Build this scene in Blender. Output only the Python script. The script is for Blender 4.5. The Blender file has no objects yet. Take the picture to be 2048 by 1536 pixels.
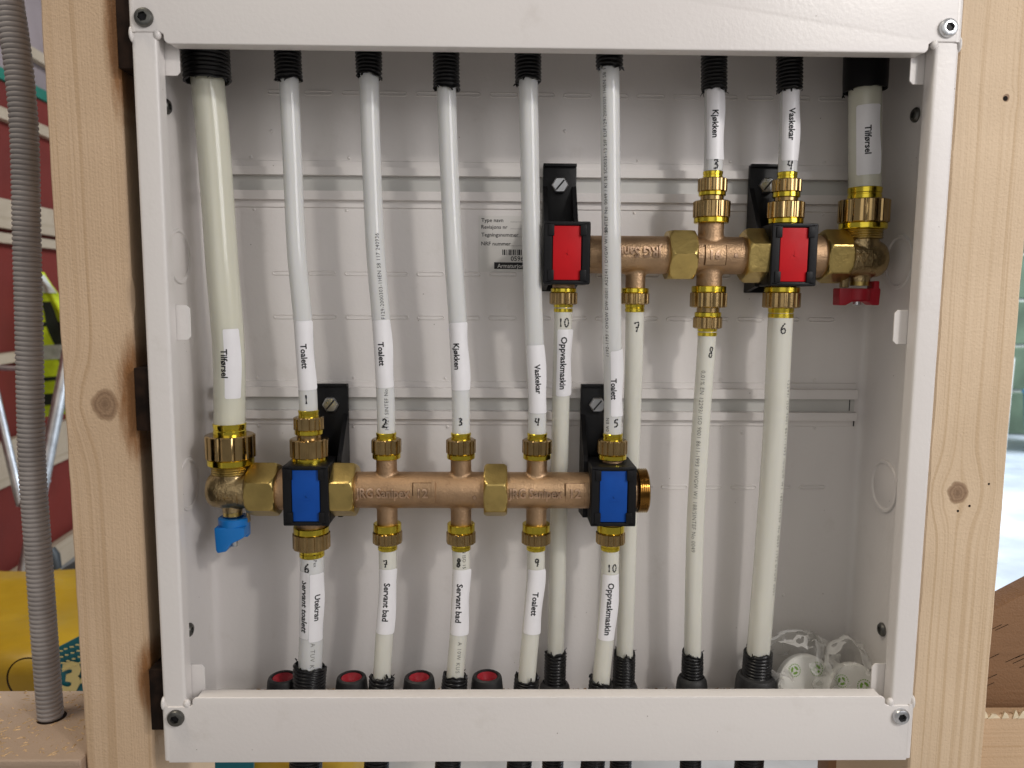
import bpy, bmesh, math, random
import numpy as np
from mathutils import Matrix, Vector

random.seed(7)
RNG = np.random.default_rng(7)
scene = bpy.context.scene
COL = scene.collection
MM = 0.001                     # every length below is in millimetres; the cabinet front plane is y = 0, its middle is the origin

# ------------------------------------------------------------------ camera, world, lamps, exposure
cam_data = bpy.data.cameras.new("camera")
cam_data.sensor_width = 36.0
cam_data.lens = 36.0 * 1538.0 / 2048.0
cam_data.clip_start = 0.02
cam_data.clip_end = 60.0
cam_data.dof.use_dof = True
cam_data.dof.focus_distance = 0.492
cam_data.dof.aperture_fstop = 11.0
cam = bpy.data.objects.new("camera", cam_data)
COL.objects.link(cam)
cam.matrix_world = Matrix.Translation(Vector((-27.70, -453.26, 54.72)) * MM) @ Matrix([[0.999836, -0.005007, -0.017403], [-0.016712, 0.115046, -0.99322], [0.006976, 0.993348, 0.114943]]).to_4x4()
scene.camera = cam

world = bpy.data.worlds.new("World")
scene.world = world
world.use_nodes = True
world.node_tree.nodes["Background"].inputs[0].default_value = (1.0, 0.965, 0.94, 1)
world.node_tree.nodes["Background"].inputs[1].default_value = 0.17


def area_lamp(name, loc, target, size, power, color, size_y=None):
    d = bpy.data.lights.new(name, 'AREA')
    d.shape = 'RECTANGLE'
    d.size = size
    d.size_y = size_y or size
    d.energy = power
    d.color = color
    o = bpy.data.objects.new(name, d)
    COL.objects.link(o)
    o.location = loc
    o.rotation_euler = (Vector(target) - Vector(loc)).to_track_quat('-Z', 'Y').to_euler()
    return o


area_lamp("key_lamp", (0.68, -0.80, 0.62), (0.0, 0.05, 0.0), 0.07, 2.9, (1.0, 0.95, 0.88))
area_lamp("window_daylight", (1.02, -1.05, 0.50), (0.0, 0.05, -0.05), 0.75, 7.6, (0.99, 0.96, 0.98), 0.75)
area_lamp("added_front_fill", (-0.35, -1.7, 0.55), (0.0, 0.05, 0.0), 1.3, 3.0, (1.0, 0.965, 0.92))  # added front fill, brightens the cabinet interior in place of room bounce
area_lamp("ceiling_lamp", (-0.9, -0.3, 1.9), (-0.1, 0.6, -0.2), 0.5, 16.0, (1.0, 0.88, 0.72))
area_lamp("room_daylight", (2.4, 1.2, 1.6), (1.6, 2.2, -0.5), 1.0, 90.0, (0.86, 0.93, 1.0))

scene.view_settings.view_transform = 'Standard'
scene.view_settings.look = 'None'
scene.view_settings.exposure = 0.2
scene.view_settings.gamma = 1.0
scene.view_settings.use_curve_mapping = False


# ------------------------------------------------------------------ material helpers
class NT:
    def __init__(self, name):
        self.m = bpy.data.materials.new(name)
        self.m.use_nodes = True
        self.t = self.m.node_tree
        self.b = self.t.nodes["Principled BSDF"]

    def n(self, kind, **kw):
        nd = self.t.nodes.new(kind)
        for k, val in kw.items():
            setattr(nd, k, val)
        return nd

    def put(self, sock, val):
        if isinstance(val, (int, float)):
            sock.default_value = val
        elif isinstance(val, (tuple, list)):
            sock.default_value = tuple(val) + ((1.0,) if len(val) == 3 and len(sock.default_value) == 4 else ())
        else:
            self.t.links.new(val, sock)

    def math(self, op, a, b=0.0, c=None):
        nd = self.n("ShaderNodeMath", operation=op)
        self.put(nd.inputs[0], a)
        self.put(nd.inputs[1], b)
        if c is not None:
            self.put(nd.inputs[2], c)
        return nd.outputs[0]

    def ramp(self, x, a, b):           # smooth 0..1 between a and b
        nd = self.n("ShaderNodeMapRange", interpolation_type='SMOOTHSTEP')
        self.put(nd.inputs[0], x)
        nd.inputs[1].default_value = a
        nd.inputs[2].default_value = b
        return nd.outputs[0]

    def mix(self, f, a, b):
        nd = self.n("ShaderNodeMix", data_type='RGBA')
        self.put(nd.inputs[0], f)
        self.put(nd.inputs[6], a)
        self.put(nd.inputs[7], b)
        return nd.outputs[2]

    def coord(self):
        return self.n("ShaderNodeTexCoord").outputs['Object']

    def xyz(self, v):
        nd = self.n("ShaderNodeSeparateXYZ")
        self.put(nd.inputs[0], v)
        return nd.outputs

    def comb(self, x, y, z):
        nd = self.n("ShaderNodeCombineXYZ")
        for i, val in enumerate((x, y, z)):
            self.put(nd.inputs[i], val)
        return nd.outputs[0]

    def noise(self, v, scale, detail=3.0, rough=0.5):
        nd = self.n("ShaderNodeTexNoise")
        self.put(nd.inputs['Vector'], v)
        nd.inputs['Scale'].default_value = scale
        nd.inputs['Detail'].default_value = detail
        nd.inputs['Roughness'].default_value = rough
        return nd.outputs[0]

    def bump(self, h, strength, dist):
        nd = self.n("ShaderNodeBump")
        nd.inputs['Strength'].default_value = strength
        nd.inputs['Distance'].default_value = dist
        self.put(nd.inputs['Height'], h)
        self.t.links.new(nd.outputs[0], self.b.inputs['Normal'])

    def set(self, **kw):
        for k, val in kw.items():
            self.put(self.b.inputs[k.replace('_', ' ')], val)
        return self


def simple(name, col, rough, metal=0.0, nscale=0, var=0.12, bump=0.0, bscale=400, bdist=0.0005, **kw):
    t = NT(name)
    c = t.coord()
    base = col
    if nscale:
        f = t.ramp(t.noise(c, nscale, 4), 0.3, 0.7)
        base = t.mix(f, tuple(x * (1 - var) for x in col), tuple(min(1, x * (1 + var)) for x in col))
    t.set(Base_Color=base, Roughness=rough, Metallic=metal)
    if nscale:
        t.set(Roughness=t.math('MULTIPLY_ADD', t.noise(c, nscale * 2.3, 3), 0.2, rough - 0.1))
    for k, val in kw.items():
        t.put(t.b.inputs[k.replace('_', ' ')], val)
    if bump:
        t.bump(t.noise(c, bscale, 2), bump, bdist)
    return t.m


def paint_material():
    t = NT("white_powder_coat")
    c = t.coord()
    big = t.ramp(t.noise(c, 9, 3), 0.3, 0.7)
    base = t.mix(big, (0.735, 0.70, 0.682), (0.76, 0.73, 0.706))
    v = t.n("ShaderNodeTexVoronoi")
    v.inputs['Scale'].default_value = 130
    t.put(v.inputs['Vector'], c)
    keep = t.math('GREATER_THAN', t.noise(c, 23, 2), 0.60)
    speck = t.math('MULTIPLY', t.math('LESS_THAN', v.outputs['Distance'], 0.055), keep)
    base = t.mix(t.math('MULTIPLY', speck, 0.6), base, (0.16, 0.12, 0.09))
    smear = t.ramp(t.noise(c, 40, 5, 0.65), 0.58, 0.8)
    base = t.mix(t.math('MULTIPLY', smear, 0.2), base, (0.45, 0.40, 0.34))
    t.set(Base_Color=base, Roughness=t.math('MULTIPLY_ADD', t.noise(c, 30, 3), 0.18, 0.24))
    t.bump(t.noise(c, 420, 2), 0.16, 0.0006)
    return t.m


def wood_material(name, light, dark, knots=(), stains=(), axis='Z', scale=1.0, seed=0.0):
    t = NT(name)
    c = t.coord()
    x, y, z = t.xyz(c)
    if axis == 'X':
        x, z = z, x
    gx, knot, rings = x, None, None
    for (kx, kz, kr) in knots:
        dx = t.math('SUBTRACT', x, kx * MM)
        dz = t.math('SUBTRACT', z, kz * MM)
        d = t.math('SQRT', t.math('ADD', t.math('MULTIPLY', dx, dx), t.math('MULTIPLY', t.math('MULTIPLY', dz, dz), 0.72)))
        wob = t.math('MULTIPLY_ADD', t.noise(c, 130, 2), 0.004, -0.002)
        d = t.math('ADD', d, wob)
        s = kr * 2.6 * MM
        q = t.math('DIVIDE', d, s)
        f = t.math('EXPONENT', t.math('MULTIPLY', t.math('MULTIPLY', q, q), -1.0))
        gx = t.math('SUBTRACT', gx, t.math('MULTIPLY', t.math('MULTIPLY', dx, f), 0.9))
        k = t.ramp(d, kr * 1.05 * MM, kr * 0.8 * MM)
        r = t.math('SINE', t.math('MULTIPLY', d, 2 * math.pi / (kr * 0.3 * MM)))
        r = t.math('MULTIPLY_ADD', r, 0.25, 0.5)
        core = t.ramp(d, kr * 0.5 * MM, kr * 0.1 * MM)
        r = t.math('MAXIMUM', r, core)
        knot = k if knot is None else t.math('MAXIMUM', knot, k)
        rings = t.math('MULTIPLY', k, r) if rings is None else t.math('ADD', rings, t.math('MULTIPLY', k, r))
    drift = t.noise(t.comb(t.math('MULTIPLY', gx, 6.0), seed, t.math('MULTIPLY', z, 3.0)), 1.0, 2)
    gw = t.math('ADD', gx, t.math('MULTIPLY', drift, 0.012))
    g1 = t.noise(t.comb(t.math('MULTIPLY', gw, 260 * scale), seed, t.math('MULTIPLY', z, 1.3)), 1.0, 2)
    g2 = t.noise(t.comb(t.math('MULTIPLY', gw, 900 * scale), seed, t.math('MULTIPLY', z, 9.0)), 1.0, 3)
    line = t.ramp(g1, 0.53, 0.66)
    g = t.math('ADD', t.math('MULTIPLY', line, 0.6), t.math('MULTIPLY', g2, 0.5))
    base = t.mix(g, light, dark)
    patch = t.ramp(t.noise(c, 14, 3), 0.35, 0.7)
    base = t.mix(t.math('MULTIPLY', patch, 0.25), base, tuple(0.82 * q for q in dark))
    if knot is not None:
        base = t.mix(t.math('MULTIPLY', knot, 0.9), base, (0.34, 0.215, 0.125))
        base = t.mix(t.math('MULTIPLY', rings, 0.75), base, (0.17, 0.10, 0.055))
    for (sx, sz, rx, rz) in stains:
        dx = t.math('DIVIDE', t.math('SUBTRACT', x, sx * MM), rx * MM)
        dz = t.math('DIVIDE', t.math('SUBTRACT', z, sz * MM), rz * MM)
        d = t.math('ADD', t.math('MULTIPLY', dx, dx), t.math('MULTIPLY', dz, dz))
        d = t.math('ADD', d, t.math('MULTIPLY_ADD', t.noise(t.comb(t.math('MULTIPLY', x, 420.0), 0.0, t.math('MULTIPLY', z, 70.0)), 1.0, 3), 1.3, -0.6))
        base = t.mix(t.math('MULTIPLY', t.ramp(d, 1.9, 0.2), 0.95), base, (0.24, 0.095, 0.02))
    t.set(Base_Color=base, Roughness=0.62)
    t.bump(t.math('ADD', g2, t.math('MULTIPLY', t.noise(c, 700, 2), 0.9)), 0.5, 0.0008)
    return t.m


def cast_metal(name, col, rough, bump, bscale, bdist=0.0006):
    t = NT(name)
    c = t.coord()
    f = t.ramp(t.noise(c, 60, 4), 0.3, 0.7)
    rnd = t.n("ShaderNodeObjectInfo").outputs['Random']
    base = t.mix(f, tuple(x * 0.82 for x in col), tuple(min(1, x * 1.12) for x in col))
    base = t.mix(t.math('MULTIPLY', rnd, 0.22), base, tuple(x * q for x, q in zip(col, (0.62, 0.58, 0.6))))
    tarnish = t.ramp(t.noise(c, 170, 5, 0.65), 0.58, 0.72)
    base = t.mix(t.math('MULTIPLY', tarnish, 0.35), base, tuple(x * q for x, q in zip(col, (0.5, 0.42, 0.4))))
    t.set(Base_Color=base, Metallic=1.0,
          Roughness=t.math('ADD', t.math('MULTIPLY', rnd, 0.07), t.math('MULTIPLY_ADD', t.noise(c, 90, 3), 0.24, rough - 0.13)))
    t.bump(t.math('ADD', t.noise(c, bscale, 2), t.math('MULTIPLY', t.noise(c, bscale * 2.4, 2), 0.5)), bump, bdist)
    return t.m


def pex_material(name, col):
    t = NT(name)
    c = t.coord()
    x, y, z = t.xyz(c)
    f = t.ramp(t.noise(t.comb(t.math('MULTIPLY', x, 300.0), t.math('MULTIPLY', y, 300.0), t.math('MULTIPLY', z, 12.0)), 1.0, 3), 0.3, 0.75)
    t.set(Base_Color=t.mix(f, tuple(v * 0.95 for v in col), col), Roughness=0.16, Subsurface_Weight=0.35, Subsurface_Scale=0.004, IOR=1.5, Coat_Weight=0.35, Coat_Roughness=0.07)
    tr = t.n("ShaderNodeBsdfTransparent")
    mx = t.n("ShaderNodeMixShader")
    mx.inputs[0].default_value = 0.22
    t.t.links.new(t.b.outputs[0], mx.inputs[1])
    t.t.links.new(tr.outputs[0], mx.inputs[2])
    t.t.links.new(mx.outputs[0], t.t.nodes["Material Output"].inputs[0])
    t.b.inputs['Subsurface Radius'].default_value = (1.0, 0.95, 0.75)
    t.bump(t.noise(t.comb(t.math('MULTIPLY', x, 90.0), t.math('MULTIPLY', y, 90.0), t.math('MULTIPLY', z, 25.0)), 1.0, 2), 0.10, 0.002)
    return t.m


def film_material():
    t = NT("clear_plastic_film")
    c = t.coord()
    tr = t.n("ShaderNodeBsdfTransparent")
    tr.inputs[0].default_value = (0.93, 0.93, 0.92, 1)
    t.set(Base_Color=(0.85, 0.85, 0.84), Roughness=0.12, Specular_IOR_Level=0.9)
    t.bump(t.noise(c, 160, 4), 0.6, 0.002)
    fr = t.n("ShaderNodeFresnel")
    fr.inputs[0].default_value = 1.5
    mx = t.n("ShaderNodeMixShader")
    t.put(mx.inputs[0], t.math('MINIMUM', t.math('MULTIPLY_ADD', fr.outputs[0], 0.75, 0.02), 0.5))
    t.t.links.new(tr.outputs[0], mx.inputs[1])
    t.t.links.new(t.b.outputs[0], mx.inputs[2])
    t.t.links.new(mx.outputs[0], t.t.nodes["Material Output"].inputs[0])
    return t.m


M = {}
M['paint'] = paint_material()
M['pex_blue'] = pex_material("milky_white_pipe", (0.84, 0.848, 0.838))
M['pex_cream'] = pex_material("milky_cream_pipe", (0.86, 0.85, 0.765))
M['pex_big'] = pex_material("yellowish_milky_pipe", (0.83, 0.82, 0.69))
M['bronze'] = cast_metal("sand_cast_bronze", (0.50, 0.335, 0.20), 0.46, 0.42, 800, 0.0007)
M['edge_shade'] = cast_metal("bronze_edge_shade", (0.16, 0.095, 0.05), 0.5, 0.3, 800)  # dark colour that paints edge shade round raised letters and pads
M['edge_shade_brass'] = cast_metal("brass_edge_shade", (0.17, 0.115, 0.05), 0.5, 0.3, 800)  # the same painted edge shade for brass parts
M['bronze_letter'] = cast_metal("lightened_cast_bronze", (0.66, 0.45, 0.30), 0.30, 0.15, 760, 0.0005)  # lightened so raised letters look lit; the metal is the body's bronze
M['brass_cast'] = cast_metal("cast_brass", (0.46, 0.345, 0.18), 0.33, 0.5, 420, 0.0008)
M['brass_hex'] = cast_metal("forged_brass", (0.56, 0.42, 0.15), 0.32, 0.25, 350)
M['nut'] = cast_metal("turned_bronze", (0.46, 0.32, 0.145), 0.19, 0.03, 500)
M['gold'] = cast_metal("turned_brass", (0.86, 0.68, 0.075), 0.17, 0.04, 900)
M['black'] = simple("black_plastic", (0.007, 0.007, 0.008), 0.45, bump=0.15, bscale=500, nscale=40, var=0.2, Specular_IOR_Level=0.22)
M['black_gloss'] = simple("black_corrugated_plastic", (0.007, 0.007, 0.008), 0.33, nscale=50, var=0.3, Specular_IOR_Level=0.35)
M['dark_boot'] = simple("dusty_black_rubber", (0.020, 0.020, 0.021), 0.55, nscale=60, var=0.5)
M['red'] = simple("red_plastic", (0.53, 0.003, 0.008), 0.5, nscale=60, var=0.06, Specular_IOR_Level=0.25)
M['red_dark'] = simple("dark_red_plastic", (0.36, 0.008, 0.02), 0.45, nscale=60, var=0.1)
M['blue'] = simple("blue_plastic", (0.003, 0.065, 0.34), 0.5, nscale=60, var=0.06, Specular_IOR_Level=0.25)
M['blue_handle'] = simple("light_blue_plastic", (0.008, 0.17, 0.52), 0.34, nscale=60, var=0.06)
M['steel'] = cast_metal("zinc_steel", (0.62, 0.64, 0.66), 0.30, 0.1, 800)
M['dark_steel'] = cast_metal("dark_screw_steel", (0.16, 0.16, 0.15), 0.38, 0.15, 900)
M['label'] = simple("white_label_paper", (0.86, 0.85, 0.87), 0.38, nscale=80, var=0.02)
M['laminate'] = simple("grey_laminate", (0.66, 0.66, 0.64), 0.3)
M['ink'] = simple("black_ink", (0.010, 0.010, 0.012), 0.6)
M['faint_ink'] = simple("faint_pipe_print", (0.17, 0.17, 0.155), 0.6)
M['galv'] = simple("bare_zinc_strip", (0.56, 0.555, 0.53), 0.45, nscale=20, var=0.06)
M['sticker'] = simple("grey_type_sticker", (0.68, 0.66, 0.63), 0.4, nscale=70, var=0.02)
M['white'] = simple("white_card", (0.86, 0.86, 0.84), 0.5, nscale=50, var=0.03)
M['green'] = simple("green_print", (0.20, 0.42, 0.04), 0.5)
M['film'] = film_material()
M['grey_conduit'] = simple("grey_conduit_plastic", (0.285, 0.26, 0.25), 0.5, nscale=35, var=0.12)
M['rust'] = simple("rusty_dark_steel", (0.014, 0.007, 0.004), 0.7, nscale=90, var=0.6, Specular_IOR_Level=0.15)
M['dust'] = simple("sawdust", (0.52, 0.36, 0.20), 0.8, nscale=200, var=0.3)


# ------------------------------------------------------------------ mesh helpers (verts in mm, world axes)
WLOC = {}


def tag(o, label=None, cat=None, group=None, kind=None):
    for k, val in (("label", label), ("category", cat), ("group", group), ("kind", kind)):
        if val:
            o[k] = val
    return o


def root(name, loc, label, cat, group=None, kind=None):
    o = bpy.data.objects.new(name, None)
    o.empty_display_size = 0.02
    COL.objects.link(o)
    WLOC[o] = Vector(loc)
    o.location = Vector(loc) * MM
    return tag(o, label, cat, group, kind)


def make_mesh(name, vf, mat, org=(0, 0, 0), smooth=True, angle=35):
    me = bpy.data.meshes.new(name)
    v = (np.asarray(vf[0], float) - np.asarray(org, float)) * MM
    me.from_pydata(v.tolist(), [], [list(map(int, f)) for f in vf[1]])
    me.materials.append(mat)
    me.update()
    if smooth:
        me.polygons.foreach_set("use_smooth", [True] * len(me.polygons))
        me.set_sharp_from_angle(angle=math.radians(angle))
    return me


def obj(name, vf, mat, parent=None, loc=None, smooth=True, angle=35, mesh=None):
    """one mesh object; vf = (verts in world mm, faces)"""
    base = Vector(loc) if loc is not None else (WLOC[parent] if parent else Vector(np.mean(np.asarray(vf[0]), axis=0)))
    me = mesh or make_mesh(name, vf, mat, base, smooth, angle)
    o = bpy.data.objects.new(name, me)
    COL.objects.link(o)
    WLOC[o] = base
    if parent:
        o.parent = parent
        o.location = (base - WLOC[parent]) * MM
    else:
        o.location = base * MM
    return o


def join(*parts):
    V, F, k = [], [], 0
    for v, f in parts:
        v = [tuple(p) for p in v]
        V += v
        F += [tuple(i + k for i in q) for q in f]
        k += len(v)
    return V, F


def from_bm(bm):
    bm.verts.index_update()
    vf = ([tuple(v.co) for v in bm.verts], [tuple(v.index for v in f.verts) for f in bm.faces])
    bm.free()
    return vf


def box(x0, x1, y0, y1, z0, z1, bev=0.0, seg=2):
    bm = bmesh.new()
    m = Matrix.Translation(((x0 + x1) / 2, (y0 + y1) / 2, (z0 + z1) / 2)) @ Matrix.Diagonal((abs(x1 - x0), abs(y1 - y0), abs(z1 - z0), 1))
    bmesh.ops.create_cube(bm, size=1.0, matrix=m)
    if bev:
        bmesh.ops.bevel(bm, geom=list(bm.edges), offset=bev, segments=seg, affect='EDGES', profile=0.6)
    return from_bm(bm)


def prism(poly, y0, y1, bev=0.0, seg=2):
    """polygon of (x, z) extruded from y0 (front) to y1"""
    bm = bmesh.new()
    f = bm.faces.new([bm.verts.new((x, y0, z)) for x, z in poly])
    r = bmesh.ops.extrude_face_region(bm, geom=[f])
    for e in r['geom']:
        if isinstance(e, bmesh.types.BMVert):
            e.co.y = y1
    bmesh.ops.recalc_face_normals(bm, faces=bm.faces)
    if bev:
        bmesh.ops.bevel(bm, geom=list(bm.edges), offset=bev, segments=seg, affect='EDGES', profile=0.6)
    return from_bm(bm)


def frame_of(axis):
    a = Vector(axis).normalized()
    ref = Vector((0, -1, 0)) if abs(a.y) < 0.9 else Vector((0, 0, 1))
    u = (ref - a * ref.dot(a)).normalized()
    return a, u, a.cross(u)


def lathe(org, axis, prof, n=40, mod=None, caps=True):
    """prof: (s, r) or (s, r, k); mod(theta, r, k) may reshape the radius"""
    a, u, w = frame_of(axis)
    org = Vector(org)
    V, F = [], []
    for p in prof:
        s, r = p[0], p[1]
        k = p[2] if len(p) > 2 else 0
        for i in range(n):
            th = 2 * math.pi * i / n
            rr = mod(th, r, k) if mod else r
            V.append(tuple(org + a * s + (u * math.cos(th) + w * math.sin(th)) * rr))
    m = len(prof)
    for j in range(m - 1):
        for i in range(n):
            i2 = (i + 1) % n
            F.append((j * n + i, j * n + i2, (j + 1) * n + i2, (j + 1) * n + i))
    if caps:
        F.append(tuple(range(n - 1, -1, -1)))
        F.append(tuple((m - 1) * n + i for i in range(n)))
    return V, F


def flute(count, depth):
    def mod(th, r, k):
        if not k:
            return r
        q = (th * count / (2 * math.pi)) % 1.0
        d = abs(q - 0.5)
        notch = max(0.0, min(1.0, (d - 0.34) / 0.07))
        return r - depth * notch * k - 0.18 * (1 - notch) * (d / 0.34) ** 2
    return mod


def hexagon(R, rot):
    def mod(th, r, k):
        q = ((th - rot) % (math.pi / 3)) - math.pi / 6
        h = R * math.cos(math.pi / 6) / math.cos(q)
        return min(h, r)
    return mod


def hex_nut(org, axis, length, R, rot, bore=0.7):
    pr = [(0.0, R * bore), (0.0, R * 0.86), (0.6, R * 0.915), (1.3, R * 0.95), (2.2, R * 0.98), (3.2, R * 1.01), (length / 2, R * 1.05)]
    pr += [(length - s, r) for s, r in reversed(pr[:-1])]
    return lathe(org, axis, pr, 96, hexagon(R, rot))


def spline(pts, n=60):
    P = [np.asarray(p, float) for p in pts]
    P = [2 * P[0] - P[1]] + P + [2 * P[-1] - P[-2]]
    out = []
    segs = len(P) - 3
    for i in range(segs):
        p0, p1, p2, p3 = P[i:i + 4]
        m = max(2, n // segs)
        for j in range(m):
            t = j / m
            out.append(0.5 * ((2 * p1) + (p2 - p0) * t + (2 * p0 - 5 * p1 + 4 * p2 - p3) * t * t + (3 * p1 - p0 - 3 * p2 + p3) * t ** 3))
    out.append(P[-2])
    return np.array(out)


class Path:
    """near-vertical centre line, addressed by height"""

    def __init__(self, pts):
        s = spline(pts, 80)
        s = s[np.argsort(s[:, 2])]
        self.s = s
        self.cache = {}
        self.z0, self.z1 = s[0, 2], s[-1, 2]

    def c(self, z):
        return np.array([np.interp(z, self.s[:, 2], self.s[:, 0]), np.interp(z, self.s[:, 2], self.s[:, 1]), z])

    def fr(self, z):
        key = round(float(z), 2)
        if key in self.cache:
            return self.cache[key]
        t = self.c(z + 4) - self.c(z - 4)
        t = t / np.linalg.norm(t)
        f = np.array([0, -1.0, 0])
        f = f - t * f.dot(t)
        f /= np.linalg.norm(f)
        w = np.cross(f, t)
        if w[0] < 0:
            w = -w
        self.cache[key] = (self.c(z), f, w)
        return self.cache[key]

    def pt(self, z, ang, r):
        c, f, w = self.fr(z)
        return c + r * (math.cos(ang) * f + math.sin(ang) * w)

    def tube(self, rings, n=28, caps=True):
        """rings: list of (z, r or function(ang))"""
        V, F = [], []
        A = np.linspace(0, 2 * math.pi, n, endpoint=False)
        C, S_ = np.cos(A)[:, None], np.sin(A)[:, None]
        for z, r in rings:
            c, f, w = self.fr(z)
            if callable(r):
                q = np.array([r(a) for a in A])
                P = c + q[:, 1:2] * (C * f + S_ * w)
                P[:, 2] += q[:, 0]
            else:
                P = c + r * (C * f + S_ * w)
            V += P.tolist()
        m = len(rings)
        for j in range(m - 1):
            for i in range(n):
                i2 = (i + 1) % n
                F.append((j * n + i, j * n + i2, (j + 1) * n + i2, (j + 1) * n + i))
        if caps:
            F.append(tuple(range(n)))
            F.append(tuple((m - 1) * n + i for i in range(n - 1, -1, -1)))
        return V, F


TEXTS = {}


def text2d(s, size, bold=0.0, cut=0.5, shear=0.0, mono=0.0, thick=False, squeeze=1.0):
    """flat lettering from the built-in font: verts (x, y, level), faces; origin at the middle"""
    key = (s, size, bold, cut, shear, thick, squeeze, mono)
    if key in TEXTS:
        return TEXTS[key]
    cu = bpy.data.curves.new("lettering", 'FONT')
    cu.body = s
    cu.size = size
    cu.resolution_u = 2
    cu.offset = bold
    cu.shear = shear
    cu.space_character = 1.0 + mono
    o = bpy.data.objects.new("lettering", cu)
    COL.objects.link(o)
    dg = bpy.context.evaluated_depsgraph_get()
    dg.update()
    me = bpy.data.meshes.new_from_object(o.evaluated_get(dg))
    bm = bmesh.new()
    bm.from_mesh(me)
    bpy.data.meshes.remove(me)
    bpy.data.objects.remove(o)
    bpy.data.curves.remove(cu)
    bmesh.ops.remove_doubles(bm, verts=bm.verts, dist=size * 0.002)
    xs = [v.co.x for v in bm.verts]
    ys = [v.co.y for v in bm.verts]
    cx, cy = (min(xs) + max(xs)) / 2, size * 0.34
    for v in bm.verts:
        v.co.x = (v.co.x - cx) * squeeze
        v.co.y -= cy
        v.co.z = 0
    if cut:
        y = min(ys) - cy + cut
        while y < max(ys) - cy:
            bmesh.ops.bisect_plane(bm, geom=list(bm.verts) + list(bm.edges) + list(bm.faces), plane_co=(0, y, 0), plane_no=(0, 1, 0), dist=1e-5)
            y += cut
    if thick:
        r = bmesh.ops.extrude_face_region(bm, geom=list(bm.faces))
        for e in r['geom']:
            if isinstance(e, bmesh.types.BMVert):
                e.co.z = 1.0
    bmesh.ops.recalc_face_normals(bm, faces=bm.faces)
    TEXTS[key] = from_bm(bm)
    return TEXTS[key]


def pipe_text(path, r, s, size, z_mid, ang_mid, down=True, bold=0.0, shear=0.0, lift=0.12, mono=0.0, squeeze=1.0):
    v, f = text2d(s, size, bold, 0.45, shear, mono, False, squeeze)
    sg = 1 if down else -1
    return [tuple(path.pt(z_mid - sg * x, ang_mid + sg * y / r, r + lift)) for x, y, _ in v], f


def flat_text(s, size, x, y, z, bold=0.0, left=False, squeeze=1.0):
    """lettering standing in the plane y, facing the front"""
    v, f = text2d(s, size, bold, 0.0, squeeze=squeeze)
    dx = -min(p[0] for p in v) if left else 0
    return [(x + p[0] + dx, y, z + p[1]) for p in v], f


STROKES = {
    '1': [[(.5, 1), (.5, 0)]],
    '2': [[(.1, .8), (.3, 1), (.65, .95), (.7, .7), (.35, .3), (.05, .05), (.4, .1), (.95, 0)]],
    '3': [[(.1, .95), (.6, 1), (.75, .8), (.35, .55), (.75, .4), (.7, .1), (.1, 0)]],
    '4': [[(.2, 1), (.1, .5), (.8, .5)], [(.8, 1), (.6, 0)]],
    '5': [[(.95, 1), (.35, .95), (.25, .6), (.7, .55), (.75, .2), (.15, 0)]],
    '6': [[(.75, 1), (.3, .65), (.15, .3), (.3, .02), (.7, .05), (.8, .3), (.6, .48), (.22, .36)]],
    '7': [[(.05, .9), (.85, .95), (.45, 0)], [(.3, .45), (.85, .5)]],
    '8': [[(.55, .52), (.3, .7), (.45, .98), (.75, .9), (.7, .65), (.3, .35), (.2, .1), (.45, .0), (.65, .2), (.55, .52)]],
    '9': [[(.8, .75), (.6, 1), (.25, .9), (.25, .6), (.6, .55), (.8, .85), (.7, .4), (.55, 0)]],
    '0': [[(.5, 1), (.15, .7), (.2, .2), (.5, 0), (.85, .3), (.8, .8), (.5, 1)]],
}


def pen_mark(path, r, s, z_mid, ang_mid, h, w=0.75, tilt=0.0):
    """hand written number in marker pen on a pipe, upright"""
    V, F = [], []
    wd = h * 0.62
    for ci, ch in enumerate(s):
        off = (ci - (len(s) - 1) / 2) * wd * 1.15
        for st in STROKES[ch]:
            P = spline([(a, b, 0) for a, b in st], 8 * (len(st) - 1)) if len(st) > 2 else np.array([np.array(st[0] + (0,)) * (1 - t) + np.array(st[1] + (0,)) * t for t in np.linspace(0, 1, 7)])
            P = P + RNG.uniform(-0.02, 0.02, P.shape)
            P = np.array([((p[0] - 0.5) * wd + off + tilt * (p[1] - .5) * h, (p[1] - 0.5) * h) for p in P])
            for i, p in enumerate(P):
                d = P[min(i + 1, len(P) - 1)] - P[max(i - 1, 0)]
                d = d / (np.linalg.norm(d) + 1e-9)
                nrm = np.array([-d[1], d[0]]) * w * 0.62 * (0.8 + 0.35 * math.sin(i * 1.3 + ci))
                for q in (p + nrm, p - nrm):
                    V.append(tuple(path.pt(z_mid + q[1], ang_mid + q[0] / r, r + 0.10)))
                if i:
                    k = len(V)
                    F.append((k - 4, k - 3, k - 1, k - 2))
    return V, F


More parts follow.
